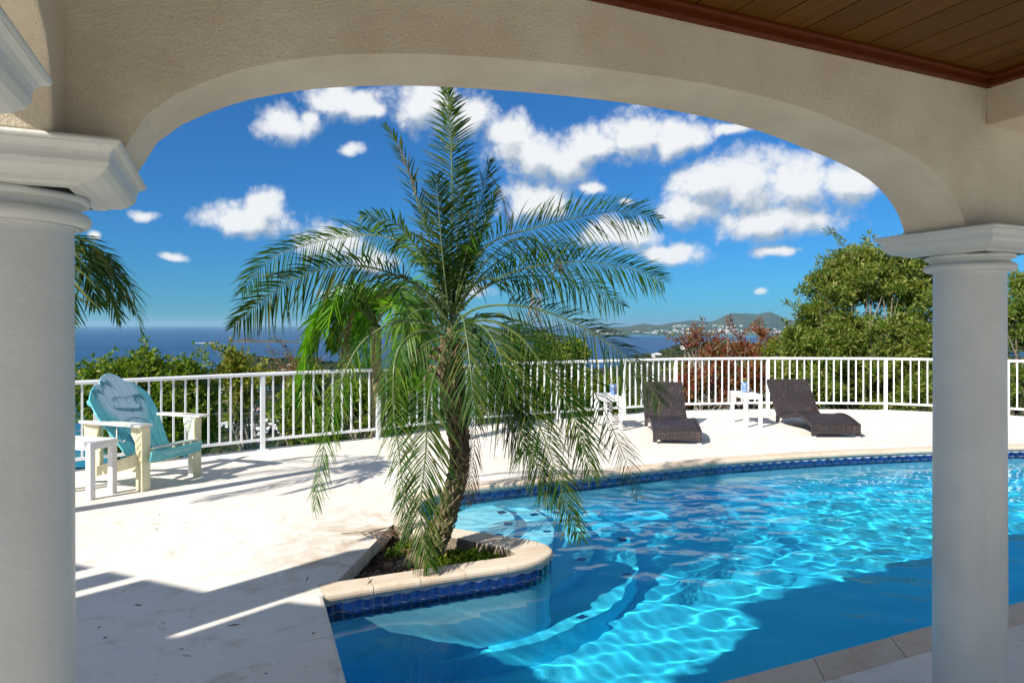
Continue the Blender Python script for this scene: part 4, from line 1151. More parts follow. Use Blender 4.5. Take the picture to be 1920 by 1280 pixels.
# lettering on the front slat
def lettering(txt, size, mat4, name, mat, parent, ext=.0012):
    cu = bpy.data.curves.new(name, 'FONT'); cu.body = txt; cu.size = size; cu.extrude = ext; cu.align_x = 'CENTER'; cu.align_y = 'CENTER'; cu.resolution_u = 2
    o = bpy.data.objects.new(name, cu); C.objects.link(o); dg = bpy.context.evaluated_depsgraph_get()
    me = bpy.data.meshes.new_from_object(o.evaluated_get(dg)); bpy.data.objects.remove(o)
    me.transform(mat4); me.materials.clear(); return link(name, me, mat, parent)
fm = Matrix.Translation((.0708, 0, .338)) @ Matrix.Rotation(R(14), 4, 'Y') @ Matrix(((0, 0, 1, 0), (1, 0, 0, 0), (0, 1, 0, 0), (0, 0, 0, 1)))
lettering('MARGARITAVILLE', .042, fm, 'lettering', LETTER, chair)
hk = MB().tube([(-.33, -.375, .645), (-.33, -.375, .50), (-.31, -.375, .485), (-.24, -.375, .482), (-.22, -.375, .50)], .006, 6).build('cup_holder_hook', CHALK, chair)

# ================================================================ PALMS
def catmull(P, n):
    P = [Vector(p) for p in P]; out = []
    seg = len(P) - 1
    for i in range(n + 1):
        u_ = i / n * seg; k = min(int(u_), seg - 1); t = u_ - k
        p0, p1, p2, p3 = P[max(k - 1, 0)], P[k], P[k + 1], P[min(k + 2, seg)]
        out.append(0.5 * ((2 * p1) + (p2 - p0) * t + (2 * p0 - 5 * p1 + 4 * p2 - p3) * t * t + (3 * p1 - p0 - 3 * p2 + p3) * t ** 3))
    return out
def frond_arrays(P, leaf, rs, pairs=44, s0=.16, wid=.0065, droop=.5, vee=.35, side=None, wob=.16, r0=.010, a0=62, a1=28, sparse=0.06, tuft=0):
    """rachis tube plus two rows of tapering leaflets; returns verts, quads, material index"""
    pts = catmull(P, 36); cum = [0]
    for i in range(36): cum.append(cum[-1] + (pts[i + 1] - pts[i]).length)
    T = cum[-1]
    def samp(d):
        i = min(35, max(0, next((q for q in range(36) if cum[q + 1] >= d), 35))); f_ = (d - cum[i]) / max(1e-6, cum[i + 1] - cum[i])
        return pts[i].lerp(pts[i + 1], f_), (pts[i + 1] - pts[i]).normalized()
    V = []; Q = []; M = []
    n_ = 5
    for i in range(0, 37, 1):
        t = (pts[min(i + 1, 36)] - pts[max(i - 1, 0)]).normalized(); a = t.cross(Vector((0.13, 0.2, 1))).normalized(); b = t.cross(a)
        r_ = r0 * (1 - .86 * cum[i] / T)
        for k in range(n_): V.append(pts[i] + (a * math.cos(k * 1.2566) + b * math.sin(k * 1.2566)) * r_)
        if i:
            for k in range(n_): Q.append(((i - 1) * n_ + k, i * n_ + k, i * n_ + (k + 1) % n_, (i - 1) * n_ + (k + 1) % n_)); M.append(0)
    for j in range(pairs):
        s = s0 + (1 - s0) * (j + .5) / pairs
        p, t = samp(s * T)
        sd = Vector(side) if side is not None else t.cross(Vector((0, 0, 1)))
        sd = (sd - t * sd.dot(t))
        if sd.length < .15: sd = Vector((1, 0, 0)) - t * t.x
        sd.normalize(); nn = sd.cross(t).normalized()
        if nn.z < 0 and side is None: nn = -nn
        env = (math.sin(math.pi * min(1, .22 + .72 * (s - s0) / (1 - s0))) ** .6) * (1 if s < .9 else 1 - .35 * (s - .9) / .1)
        for sg in (-1, 1):
            if rs.random() < sparse: continue
            L = leaf * env * rs.uniform(.82, 1.1)
            al = R(a0 + (a1 - a0) * s + rs.gauss(0, 5)); ve = vee * rs.uniform(.5, 1.5) + rs.gauss(0, wob)
            d = t * math.cos(al) + (sd * sg * math.cos(ve) + nn * math.sin(ve)) * math.sin(al)
            pp = p + Vector((rs.gauss(0, .002), rs.gauss(0, .002), rs.gauss(0, .002)))
            wv = (t - d * t.dot(d)).normalized() * math.cos(.5) + nn * math.sin(.5 * sg)
            wv.normalize(); b = len(V); dr = droop * rs.uniform(.6, 1.5)
            bend = Vector((rs.gauss(0, .10), rs.gauss(0, .10), 0))
            W_ = wid * rs.uniform(.85, 1.15)
            for (u_, w_) in ((0, .45), (.28, 1.0), (.62, .85), (.86, .45), (1.0, .04)):
                c = pp + d * (L * u_) + Vector((0, 0, -1)) * (dr * L * u_ * u_) + bend * (L * u_ * u_)
                V.append(c - wv * W_ * w_); V.append(c + wv * W_ * w_)
            for q in range(4): Q.append((b + 2 * q, b + 2 * q + 1, b + 2 * q + 3, b + 2 * q + 2)); M.append(1)
    return V, Q, M
def frond(name, parent, P, leaf, seed, mat=None, label=None, **kw):
    rs = random.Random(seed); V, Q, M = frond_arrays(P, leaf, rs, **kw)
    o = np_mesh(name, [tuple(v) for v in V], Q, [RACH, mat or FROND], parent, smooth=False, midx=M)
    if label: o['label'] = label
    return o

# --- the planter palm
palm = thing('palm_tree', 'tall feathery palm with shaggy trunk growing from the triangular planter by the pool', 'palm tree', (0, 0, 0))
tp = [(772, 1078, 4.88), (800, 1040, 4.90), (829, 985, 4.93), (851, 920, 4.97), (862, 860, 5.0), (858, 800, 5.0), (851, 740, 5.0), (846, 690, 5.0), (846, 650, 5.0), (846, 615, 5.0)]
tpts = catmull([at(*p) for p in tp], 60)
def trunk_r(u_): return float(np.interp(u_, (0, .06, .15, .30, .45, .60, .75, .88, 1), (.150, .112, .082, .062, .055, .058, .066, .055, .03)))
mb = MB(); vs = []; n_ = 22
tp2 = catmull([at(*p) for p in tp], 150)
for i, p in enumerate(tp2):
    u_ = i / 150; t = (tp2[min(i + 1, 150)] - tp2[max(i - 1, 0)]).normalized(); a = t.cross(Vector((0, 1, 0))).normalized(); b = t.cross(a)
    for k in range(n_):
        an = k * 2 * math.pi / n_; r_ = trunk_r(u_) * (1 + .07 * math.sin(an * 5 + i * .62) * math.sin(i * .9) + .06 * mnoise.noise(Vector((an * 2, u_ * 40, 1))))
        vs.append(p + (a * math.cos(an) + b * math.sin(an)) * r_)
mb.add(vs, [(i * n_ + k, (i + 1) * n_ + k, (i + 1) * n_ + (k + 1) % n_, i * n_ + (k + 1) % n_) for i in range(150) for k in range(n_)], smooth=True)
mb.build('trunk', TRUNK, palm)
# old leaf bases in a spiral, joined per kind of age
rs = random.Random(5)
mb1 = MB(); mb2 = MB()
for j in range(330):
    u_ = .10 + .83 * (j / 330); i = u_ * 60; p = tpts[int(i)].lerp(tpts[min(60, int(i) + 1)], i - int(i))
    t = (tpts[min(60, int(i) + 1)] - tpts[max(0, int(i) - 1)]).normalized(); an = j * 2.39996 + rs.gauss(0, .1)
    a = t.cross(Vector((0, 1, 0))).normalized(); b = t.cross(a); o_ = a * math.cos(an) + b * math.sin(an); sd = t.cross(o_).normalized()
    r_ = trunk_r(u_) * .93; old = u_ < .50
    L = rs.uniform(.02, .035) if old else rs.uniform(.04, .085); w_ = rs.uniform(.018, .026) if old else rs.uniform(.014, .026); lean = .35 if old else rs.uniform(.2, .6)
    c = p + o_ * r_; up_ = (t + o_ * lean).normalized()
    q = [c - sd * w_ - t * .02, c + sd * w_ - t * .02, c + sd * w_ * .7 + up_ * L * .6 + o_ * .008, c + up_ * L, c - sd * w_ * .7 + up_ * L * .6 + o_ * .008]
    q2 = [v + o_ * .012 for v in q]
    (mb1 if old else mb2).add(q + q2, [(9, 8, 7, 6, 5), (0, 1, 6, 5), (1, 2, 7, 6), (2, 3, 8, 7), (3, 4, 9, 8), (4, 0, 5, 9)])
tag(mb1.build('leaf_scars', TRUNK, palm), kind='stuff'); tag(mb2.build('leaf_bases', HUSK, palm), kind='stuff')
# curled pale husks and hair at the crown base
mb = MB()
for j in range(14):
    u_ = rs.uniform(.66, .86); p = tpts[int(u_ * 60)]; an = rs.uniform(0, 6.283); o_ = Vector((math.cos(an), math.sin(an) * .8, .35)).normalized()
    c = p + o_ * .10; pts = [c, c + o_ * .05 + Vector((0, 0, .03)), c + o_ * .10 + Vector((0, 0, .02)), c + o_ * .13 - Vector((0, 0, .03)), c + o_ * .12 - Vector((0, 0, .08))]
    mb.tube(pts, [.010, .012, .009, .006, .002], 5)
tag(mb.build('dry_husks', HUSK, palm), kind='stuff')
mb = MB()
for j in range(120):
    u_ = rs.uniform(.42, .80); p = tpts[int(u_ * 60)]; an = rs.uniform(0, 6.283) if j > 70 else rs.gauss(-.2, .5); o_ = Vector((math.cos(an), math.sin(an), 0))
    c = p + o_ * trunk_r(u_) * .95; L = rs.uniform(.08, .34)
    e = c + o_ * rs.uniform(.0, .035) - Vector((0, 0, L)) + Vector((rs.gauss(0, .02), rs.gauss(0, .02), 0)); m_ = c.lerp(e, .4) + o_ * .015
    w_ = Vector((-o_.y, o_.x, 0)) * .004
    mb.add([c - w_, c + w_, m_ + w_, m_ - w_, e], [(0, 1, 2, 3), (3, 2, 4)])
tag(mb.build('trunk_fibres', DRY, palm), kind='stuff')

CR = (846, 600, 5.0)
FR = [
 # upright fronds
 dict(P=[(846,590,5.0),(846,480,4.98),(848,380,4.95),(846,270,4.92),(838,163,4.9)], leaf=.27, pairs=62, side=(1,0.1,.05), s0=.13, a0=76, a1=48, droop=.12, vee=.1, wob=.06, r0=.012),
 dict(P=[(850,590,5.05),(856,480,5.1),(862,390,5.2),(868,300,5.3)], leaf=.26, pairs=46, side=(1,-.3,.0), droop=.12, vee=.1, a0=62, a1=38),
 dict(P=[(842,590,4.95),(832,500,4.9),(825,420,4.88),(818,330,4.86)], leaf=.24, pairs=46, side=(1,.3,.0), droop=.1, vee=.1, a0=62, a1=38),
 dict(P=[(850,590,5.0),(868,500,4.95),(890,420,4.9),(908,350,4.85),(918,300,4.82)], leaf=.22, pairs=44, side=(.9,.5,.2), droop=.15, a0=45, a1=25),
 dict(P=[(852,585,5.1),(885,480,5.2),(915,400,5.3),(935,350,5.35)], leaf=.20, pairs=40, side=(.9,-.5,.2), droop=.3, a0=45, a1=25),
 dict(P=[(840,570,5.0),(812,470,5.0),(786,390,5.0),(765,320,5.0),(745,272,5.0),(720,232,5.0)], leaf=.16, pairs=44, side=(.8,.1,.5), droop=.1, a0=50, a1=22, sparse=.35, s0=.3),
 # left side, arching
 dict(P=[(840,580,4.95),(805,500,4.9),(770,450,4.85),(735,415,4.8),(676,402,4.75)], leaf=.20, pairs=40, droop=.3, vee=.5, a0=50, tone=1),
 dict(P=[(838,590,5.05),(800,505,5.15),(735,447,5.25),(650,444,5.3),(564,462,5.35),(500,492,5.38),(452,548,5.4)], leaf=.30, pairs=60, droop=.55, vee=.55, s0=.22, a0=62, a1=32, tone=1),
 dict(P=[(838,600,4.9),(785,540,4.8),(715,506,4.7),(640,498,4.62),(565,518,4.56),(500,556,4.5),(438,612,4.46)], leaf=.28, pairs=60, droop=.45, vee=.5, s0=.24, a0=65, a1=32),
 dict(P=[(838,620,5.0),(760,600,4.95),(680,640,4.9),(635,730,4.86),(608,830,4.84),(590,958,4.82)], leaf=.17, pairs=60, droop=.7, vee=.2, a0=50, a1=22, tone=1),
 dict(P=[(838,630,4.8),(790,650,4.7),(745,710,4.6),(728,800,4.55)], leaf=.22, pairs=42, droop=.5, vee=.25),
 dict(P=[(838,630,4.9),(790,620,4.75),(745,660,4.6),(738,760,4.5),(752,880,4.46),(762,1000,4.45)], leaf=.19, pairs=48, droop=.5, vee=.25, tone=1, a0=48, a1=24),
 # the big one hanging flat in front of the planter
 dict(P=[(842,640,4.85),(818,690,4.65),(802,760,4.52),(798,850,4.46),(789,945,4.42),(793,1005,4.40),(806,1060,4.38)], leaf=.31, pairs=58, side=(1,.05,0), droop=.32, vee=.05, wob=.08, s0=.2, a0=62, a1=26, ),
 # coming towards the viewer over the trunk
 dict(P=[(850,620,4.9),(866,592,4.75),(876,640,4.55),(884,710,4.42),(890,775,4.36)], leaf=.27, pairs=46, side=(1,.1,0), droop=.45, vee=.15, a0=60, a1=30, s0=.2),
 dict(P=[(850,625,4.9),(900,610,4.7),(935,660,4.5),(955,740,4.42)], leaf=.24, pairs=38, side=(.9,-.3,0), droop=.4, vee=.2, s0=.2),
 # right side, arching
 dict(P=[(852,580,5.0),(880,500,4.95),(930,450,4.9),(1000,428,4.85),(1080,408,4.8),(1160,396,4.76),(1236,412,4.74)], leaf=.31, pairs=66, droop=.35, vee=.65, s0=.2, a0=55, a1=30, tone=1),
 dict(P=[(852,590,5.1),(900,520,5.25),(960,475,5.4),(1030,462,5.5),(1090,470,5.58)], leaf=.26, pairs=48, droop=.45, vee=.5, s0=.2),
 dict(P=[(852,595,5.0),(905,540,4.95),(975,506,4.9),(1060,492,4.85),(1130,494,4.82),(1195,508,4.8),(1250,530,4.78)], leaf=.29, pairs=66, droop=.4, vee=.6, s0=.25, a0=60, a1=30, tone=1),
 dict(P=[(852,590,5.15),(900,545,5.3),(960,520,5.45),(1040,520,5.6),(1110,540,5.7),(1170,575,5.75)], leaf=.26, pairs=50, droop=.5, vee=.4, s0=.3),
 dict(P=[(854,605,4.95),(890,580,4.9),(940,572,4.85),(1000,578,4.8),(1065,600,4.75),(1130,636,4.7),(1185,680,4.66),(1240,756,4.62)], leaf=.29, pairs=62, droop=.6, vee=.55, s0=.24, a0=62, a1=32),
 dict(P=[(854,612,5.05),(900,594,5.1),(960,598,5.15),(1020,625,5.2),(1075,680,5.24),(1120,745,5.26),(1160,830,5.28),(1196,930,5.28)], leaf=.26, pairs=62, droop=.55, vee=.4, s0=.25, a0=56, a1=26),
 dict(P=[(854,620,4.9),(910,600,4.8),(975,632,4.7),(1030,705,4.62),(1080,790,4.58),(1110,890,4.55)], leaf=.28, pairs=54, droop=.5, vee=.35, s0=.22),
 dict(P=[(854,625,4.85),(900,620,4.7),(955,680,4.6),(1000,770,4.52),(1035,860,4.48),(1062,940,4.45),(1090,1010,4.44)], leaf=.24, pairs=60, droop=.5, vee=.25, s0=.22, a0=54, a1=24),
 dict(P=[(854,630,5.0),(905,640,5.0),(950,720,5.0),(980,810,5.0),(1010,880,5.0),(1040,950,5.0)], leaf=.24, pairs=50, droop=.5, vee=.3, s0=.25),
 dict(P=[(852,630,4.9),(890,650,4.75),(925,730,4.65),(965,790,4.6),(985,850,4.58)], leaf=.26, pairs=44, droop=.55, vee=.3),
 dict(P=[(854,618,5.2),(905,600,5.4),(970,620,5.6),(1030,680,5.75),(1070,760,5.85),(1095,850,5.9)], leaf=.27, pairs=50, droop=.5, vee=.35, s0=.25),
 dict(P=[(845,615,5.2),(815,580,5.45),(770,590,5.7),(735,650,5.85),(715,740,5.9)], leaf=.27, pairs=44, droop=.5, vee=.35, s0=.2),
]
for i, f_ in enumerate(FR):
    f_ = dict(f_); f_['pairs'] = int(f_['pairs'] * 1.4)
    Pp = f_['P']
    if 'side' not in f_:
        dx = Pp[-1][0] - Pp[0][0]; dy_ = Pp[-1][1] - Pp[0][1]; sg_ = 1 if dx > 0 else -1
        if dy_ < 60 or abs(dx) > 330: f_['side'] = (0.25 * sg_, -.55, .80); f_['vee'] = .12; f_['a0'] = 74; f_['a1'] = 44; f_['droop'] = f_.get('droop', .5) * .8
        else: f_['side'] = (.85, -.30, .42 * sg_); f_['vee'] = .2; f_['a0'] = 64; f_['a1'] = 34
    tone = f_.pop('tone', 0); P = [at(*p) for p in f_.pop('P')]; leaf = f_.pop('leaf')
    frond('frond', palm, P, leaf, 100 + i, mat=FRONDB if tone else FROND, wid=.0055, **f_)
rs = random.Random(63)
for i in range(12):
    a = rs.uniform(0, 6.283); L = rs.uniform(.35, .75); up_ = rs.uniform(.15, .75); c = at(848 + rs.uniform(-8, 8), rs.uniform(590, 640), 5.0); d = Vector((math.cos(a), math.sin(a) * .8, 0))
    frond('frond', palm, [c, c + d * L * .3 + Vector((0, 0, up_ * .6)), c + d * L * .7 + Vector((0, 0, up_ * .9)), c + d * L * 1.05 + Vector((0, 0, up_ * .75))], rs.uniform(.16, .24), 500 + i, pairs=40, droop=.4, vee=.3, s0=.12, wid=.0055, a0=60, a1=32)
# sunlit young tip and dried ends
frond('frond', palm, [at(845, 300, 4.93), at(841, 220, 4.91), at(838, 160, 4.9)], .15, 300, mat=FRONDY, side=(1, .1, 0), pairs=22, droop=.02, vee=.1, a0=45, a1=25, s0=.05, r0=.004)
for i, (P, lf, n_) in enumerate((([(915, 320, 4.9), (930, 345, 4.95), (945, 380, 4.98), (952, 420, 5.0)], .16, 22), ([(800, 420, 5.0), (775, 350, 5.0), (758, 300, 5.0), (752, 262, 5.0)], .14, 20),
                       ([(846, 590, 5.2), (866, 545, 5.25), (885, 515, 5.3), (900, 512, 5.35), (915, 520, 5.4)], .18, 20), ([(840, 620, 5.1), (830, 570, 5.15), (828, 500, 5.2), (826, 450, 5.2)], .10, 16),
                       ([(862, 640, 4.9), (885, 700, 4.85), (892, 790, 4.84), (884, 900, 4.84), (880, 945, 4.84)], .12, 26), ([(838, 640, 4.95), (800, 650, 4.9), (770, 680, 4.85), (745, 700, 4.8)], .16, 18),
                       ([(1000, 500, 5.0), (1002, 540, 5.0), (1006, 590, 5.0)], .10, 10), ([(1040, 450, 4.9), (1046, 480, 4.9), (1048, 500, 4.9)], .10, 8))):
    frond('dry_frond', palm, [at(*p) for p in P], lf, 400 + i, mat=DRY, pairs=n_, droop=.9, s0=.3, r0=.005, wid=.004, label='brown dried frond')

# --- bushy palm beyond the railing
def lush_palm(base, crown, spec, label, leaf=.42, mats=(FRONDB,), seed=0, wid=.013, pairs=44):
    t = thing('palm_tree', label, 'palm tree')
    b = Vector(base); c = Vector(crown)
    pts = [b, b.lerp(c, .4) + Vector((.05, 0, 0)), b.lerp(c, .8), c]
    MB().tube(catmull(pts, 12), [.10 - .002 * i for i in range(13)], 10).build('trunk', TRUNK, t)
    rs = random.Random(seed)
    for i, (ang, up_, L, dp) in enumerate(spec):
        d = Vector((math.cos(R(ang)), math.sin(R(ang)), 0))
        P = [c, c + d * L * .25 + Vector((0, 0, up_ * .75)), c + d * L * .58 + Vector((0, 0, up_)), c + d * L * .88 + Vector((0, 0, up_ - dp * .35)), c + d * L * 1.05 + Vector((0, 0, up_ - dp))]
        frond('frond', t, P, leaf * rs.uniform(.85, 1.1), seed * 50 + i, mat=mats[i % len(mats)], pairs=pairs, droop=.38, vee=.3, s0=.15, wid=wid, a0=62, a1=32, wob=.25)
    return t
sp = []
rs = random.Random(21)
for i in range(26):
    ang = 165 + rs.uniform(-75, 75) if i < 15 else rs.uniform(-60, 60)
    sp.append((ang, rs.uniform(.25, .62), rs.uniform(.6, 1.05), rs.uniform(.4, 1.2)))
sp += [(205, .35, .95, 1.9), (185, .45, 1.05, 1.6), (-25, .4, .9, 1.3)]
c0 = at(705, 610, 9.6)
lush_palm((c0.x - .1, 10.15, -2.2), c0, sp, 'bright green bushy palm leaning over the railing behind the planter palm', .36, (FRONDL, FRONDL, FRONDB), 3, .016, 36)
fr_ = frond('dry_frond', bpy.data.objects['palm_tree.001'], [c0 + Vector((-.1, 0, .3)), c0 + Vector((-.25, -.1, .25)), c0 + Vector((-.38, -.1, -.1)), c0 + Vector((-.45, -.1, -.65))], .22, 77, mat=DRY, pairs=26, droop=1.0, wid=.008, label='brown dried frond')
# --- palm behind the corner column
sp = [(10, .22, .66, .40), (-15, .25, .64, .5), (30, .28, .7, .55), (-40, .3, .8, .7), (60, .3, .9, .8), (110, .3, .9, .8), (160, .3, .9, .8), (200, .3, .9, .8), (250, .3, .9, .8), (0, .34, .55, .3), (300, .35, .7, .8), (20, .10, .6, .45)]
c1_ = at(60, 520, 5.6)
lush_palm((c1_.x - .1, 5.75, 0), c1_, sp, 'dark palm whose fronds poke out beside the pale corner column', .26, (FROND,), 9, .009, 40)
# fallen dry leaflet by the planter
g0 = ground(640, 1003); g1 = ground(735, 1008)
frond('fallen_frond', None, [Vector((g0.x, g0.y, .012)), Vector(((g0.x + g1.x) / 2, (g0.y + g1.y) / 2 + .02, .03)), Vector((g1.x, g1.y, .03))], .26, 91, mat=DRY, pairs=9, droop=.02, vee=.05, s0=.3, wid=.004, r0=.004)
tag(bpy.data.objects['fallen_frond'], 'dry frond tip lying on the deck beside the planter', 'frond')

# ================================================================ SHRUBS AND TREES
def leafcloud(clumps, n, size, asp, r_, up_=.3, spread=1.0):
    """n leaves scattered round clump centres (x,y,z,r); a leaf is a folded four-corner blade"""
    cl = np.array(clumps); w = cl[:, 3] ** 2; idx = r_.choice(len(cl), n, p=w / w.sum())
    d = r_.normal(size=(n, 3)); d /= np.linalg.norm(d, axis=1)[:, None]
    rad = r_.random(n) ** .45; c = cl[idx, :3] + d * (rad * cl[idx, 3])[:, None] * np.array([1, 1, .8]) * spread
    ax = d * .8 + r_.normal(size=(n, 3)) * .7 + np.array([0, 0, up_]); ax /= np.linalg.norm(ax, axis=1)[:, None]
    s = np.cross(ax, r_.normal(size=(n, 3))); s /= np.linalg.norm(s, axis=1)[:, None]
    nn = np.cross(ax, s); L = size * r_.uniform(.6, 1.3, n); wd = L * asp
    a = c; b = c + ax * (L * .5)[:, None] + s * wd[:, None] + nn * (wd * .25)[:, None]; e = c + ax * L[:, None]; f = c + ax * (L * .5)[:, None] - s * wd[:, None] + nn * (wd * .25)[:, None]
    V = np.stack([a, b, e, f], 1).reshape(-1, 3); Q = np.arange(n * 4).reshape(n, 4)
    return V, Q
def shrub(name, label, cat, root, lobes, n, size, asp, mats, seed, clump=.22, nclump=None, branches=14, group=None, sparse=False, sprays=0, bark=None, br=.03):
    """lobes: ellipsoids (x,y,z,rx,ry,rz) in metres filled with leaf clumps; branches run from the root to the clumps"""
    r_ = np.random.default_rng(seed); t = thing(name, label, cat, (0, 0, 0), 0, group)
    lb = np.array(lobes); vol = lb[:, 3] * lb[:, 5]; nclump = nclump or int(60)
    cl = []
    for k in range(nclump):
        l = lb[r_.choice(len(lb), p=vol / vol.sum())]; d = r_.normal(size=3); d /= np.linalg.norm(d); rad = r_.random() ** .33
        rr = clump * r_.uniform(.5, 1.35)
        cl.append((l[0] + d[0] * rad * l[3], l[1] + d[1] * rad * l[4], l[2] + d[2] * rad * l[5], rr))
    mb = MB(); root = Vector(root)
    order = r_.permutation(len(cl))[:branches]
    for q in order:
        e = Vector(cl[q][:3]); m_ = root.lerp(e, .5) + Vector(r_.normal(size=3) * .15 * (e - root).length * .5); m_.z = min(m_.z, e.z)
        pts = catmull([root + Vector(r_.normal(size=3) * .08), m_, e], 7); mb.tube(pts, [br * (1 - .85 * i / 7) for i in range(8)], 6, caps=False)
        for z_ in range(3):
            s_ = pts[3 + z_]; e2 = s_ + Vector(r_.normal(size=3)) * .35 + (e - root).normalized() * .3
            mb.tube([s_, s_.lerp(e2, .5) + Vector((0, 0, .04)), e2], [br * .35, br * .25, br * .1], 4, caps=False)
    extra = []
    for k in range(sprays):
        c = cl[r_.integers(len(cl))]; top_ = np.array(c[:3]); d = np.array([r_.normal() * .7, r_.normal() * .5, r_.uniform(.2, 1.0)]); d /= np.linalg.norm(d); L = r_.uniform(.35, .95)
        pts = [Vector(top_), Vector(top_ + d * L * .5), Vector(top_ + d * L + np.array([0, 0, -.06]))]
        mb.tube(pts, [.008, .006, .003], 4, caps=False)
        for q in range(9): extra.append(tuple(top_ + d * L * (.15 + .1 * q)) + (.075,))
    mb.build('branches', bark or BARK, t)
    m0 = mats if isinstance(mats, (list, tuple)) else [mats]
    V, Q = leafcloud(cl, n, size, asp, r_)
    if extra:
        V2, Q2 = leafcloud(extra, len(extra) * 7, size, asp, r_); Q = np.concatenate([Q, Q2 + len(V)]); V = np.concatenate([V, V2])
    o = np_mesh('foliage', V, Q, m0, t, midx=r_.integers(0, len(m0), len(Q)))
    return t
def lobe(px, py, Y, rpx, rpy, ry=None):
    c = at(px, py, Y); k = Y / F; return (c.x, c.y, c.z, rpx * k, ry or rpx * k * .8, rpy * k)

L_OLIVE = m_leaf('olive_leaves', (0.085, 0.125, 0.018), (0.18, 0.215, 0.035), (0.34, 0.32, 0.10), .40, .5, .22)
L_GREEN = m_leaf('green_leaves', (0.045, 0.105, 0.010), (0.095, 0.175, 0.016), (0.19, 0.24, 0.03), .38, .45, .14)
L_LIME = m_leaf('lime_leaves', (0.105, 0.175, 0.012), (0.20, 0.26, 0.020), (0.26, 0.25, 0.045), .38, .42, .16)
L_YEL = m_leaf('yellow_leaves', (0.14, 0.15, 0.015), (0.25, 0.23, 0.03), (0.33, 0.24, 0.05), .38, .45, .16)
L_RED = m_leaf('red_leaves', (0.13, 0.020, 0.014), (0.25, 0.050, 0.028), (0.26, 0.13, 0.04), .30, .5, .08)
L_RUST = m_leaf('rust_leaves', (0.13, 0.07, 0.02), (0.22, 0.11, 0.03), (0.12, 0.15, 0.03), .30, .5, .2)
PALEB = simple('pale_bark', (0.34, 0.30, 0.24), 0.9, 0.2, 20)

# dark shrub by the chair
shrub('shrub', 'dense dark green shrub with bright leaf tips behind the teal chair', 'shrub', at(270, 900, 11),
      [lobe(190, 738, 11, 45, 48), lobe(245, 722, 11, 46, 58), lobe(320, 730, 11.2, 56, 50), lobe(300, 795, 11, 90, 66), lobe(372, 728, 11.4, 28, 34), lobe(210, 790, 11, 50, 40)], 30000, .080, .30, [L_GREEN, L_GREEN, L_LIME], 31, clump=.24, nclump=170, branches=24, sprays=26)
shrub('shrub', 'yellow green shrub rising above the railing in front of the ridge houses', 'shrub', at(470, 860, 13), [lobe(432, 700, 13, 24, 38), lobe(455, 730, 13, 30, 30), lobe(500, 715, 13, 42, 20), lobe(440, 770, 13, 16, 30)], 3400, .085, .28, [L_YEL, L_LIME], 32, clump=.17, nclump=42, branches=16, sprays=12, bark=PALEB)
shrub('shrub', 'bare twiggy shrub with reddish stems beside the bright bushy palm', 'shrub', at(548, 850, 13.5), [lobe(548, 700, 13.5, 20, 34)], 260, .05, .25, [L_RUST], 33, clump=.14, nclump=30, branches=28, sprays=16, bark=simple('red_twig', (0.24, 0.075, 0.04), .8), br=.016)
shrub('shrub', 'loose green and yellow shrub right of the middle left railing post', 'shrub', at(570, 880, 11.8), [lobe(560, 770, 11.8, 45, 60), lobe(610, 790, 11.8, 35, 50), lobe(590, 720, 12, 24, 30)], 7000, .085, .28, [L_LIME, L_GREEN], 34, clump=.18, nclump=70, branches=20, sprays=8)
shrub('shrub', 'thick leafy green shrub behind the railing under the bushy palm', 'shrub', at(680, 860, 11.2), [lobe(660, 770, 11.6, 60, 50), lobe(740, 760, 11.9, 60, 55), lobe(800, 745, 12.3, 45, 55)], 16000, .075, .32, [L_GREEN, L_GREEN, L_LIME], 35, clump=.2, nclump=120, branches=16)
shrub('shrub', 'rounded yellow green bush showing above the rail behind the palm fronds', 'shrub', at(1000, 850, 14.5), [lobe(1000, 680, 14.5, 62, 66), lobe(950, 710, 14.5, 55, 45), lobe(1060, 700, 14.5, 45, 55), lobe(910, 725, 14.5, 40, 40), lobe(1010, 740, 14.3, 110, 40)], 24000, .085, .30, [L_LIME, L_LIME, L_GREEN], 36, clump=.24, nclump=150, branches=20, sprays=14)
shrub('shrub', 'low green bush behind the railing beside the half hidden side table', 'shrub', at(1120, 800, 14.6), [lobe(1110, 735, 14.6, 60, 34), lobe(1170, 755, 14.4, 30, 16)], 9000, .075, .32, [L_GREEN, L_LIME], 37, clump=.2, nclump=80, branches=12)
# red leaved shrubs
for q, (lbs, lab, n_) in enumerate((
    ([lobe(1300, 642, 16.5, 20, 14), lobe(1318, 664, 16.5, 26, 12), lobe(1290, 650, 16.5, 14, 10)], 'sparse red leaved tree with pale trunk nearest the headland', 520),
    ([lobe(1372, 650, 17, 38, 14), lobe(1355, 668, 17, 30, 14), lobe(1395, 660, 17, 26, 18)], 'spreading red and orange tree in the middle of the red trees', 900),
    ([lobe(1440, 634, 18, 20, 12), lobe(1425, 660, 18, 20, 12)], 'thin red twigged tree next to the small rounded lime bush', 420),
    ([lobe(1300, 730, 15.2, 34, 38), lobe(1350, 720, 15.2, 34, 42)], 'dark red leaved bush seen through the railing behind the first lounger', 3400),
    ([lobe(1400, 715, 15.6, 34, 36)], 'rusty red bush seen through the railing behind the flower table', 1600))):
    shrub('tree' if q < 3 else 'shrub', lab, 'tree' if q < 3 else 'shrub', (lbs[0][0] + .15, lbs[0][1], -1.6), lbs, n_, .085, .26, [L_RED, L_RED, L_RUST], 40 + q, clump=.17, nclump=46, branches=26, sprays=10, bark=PALEB, br=.035)
shrub('shrub', 'orange brown bush along the rail between the headland and the red trees', 'shrub', at(1275, 800, 16), [lobe(1275, 690, 16, 26, 14), lobe(1290, 740, 15.6, 36, 26)], 1800, .08, .28, [L_RUST, L_LIME], 47, clump=.17, nclump=50, branches=14)
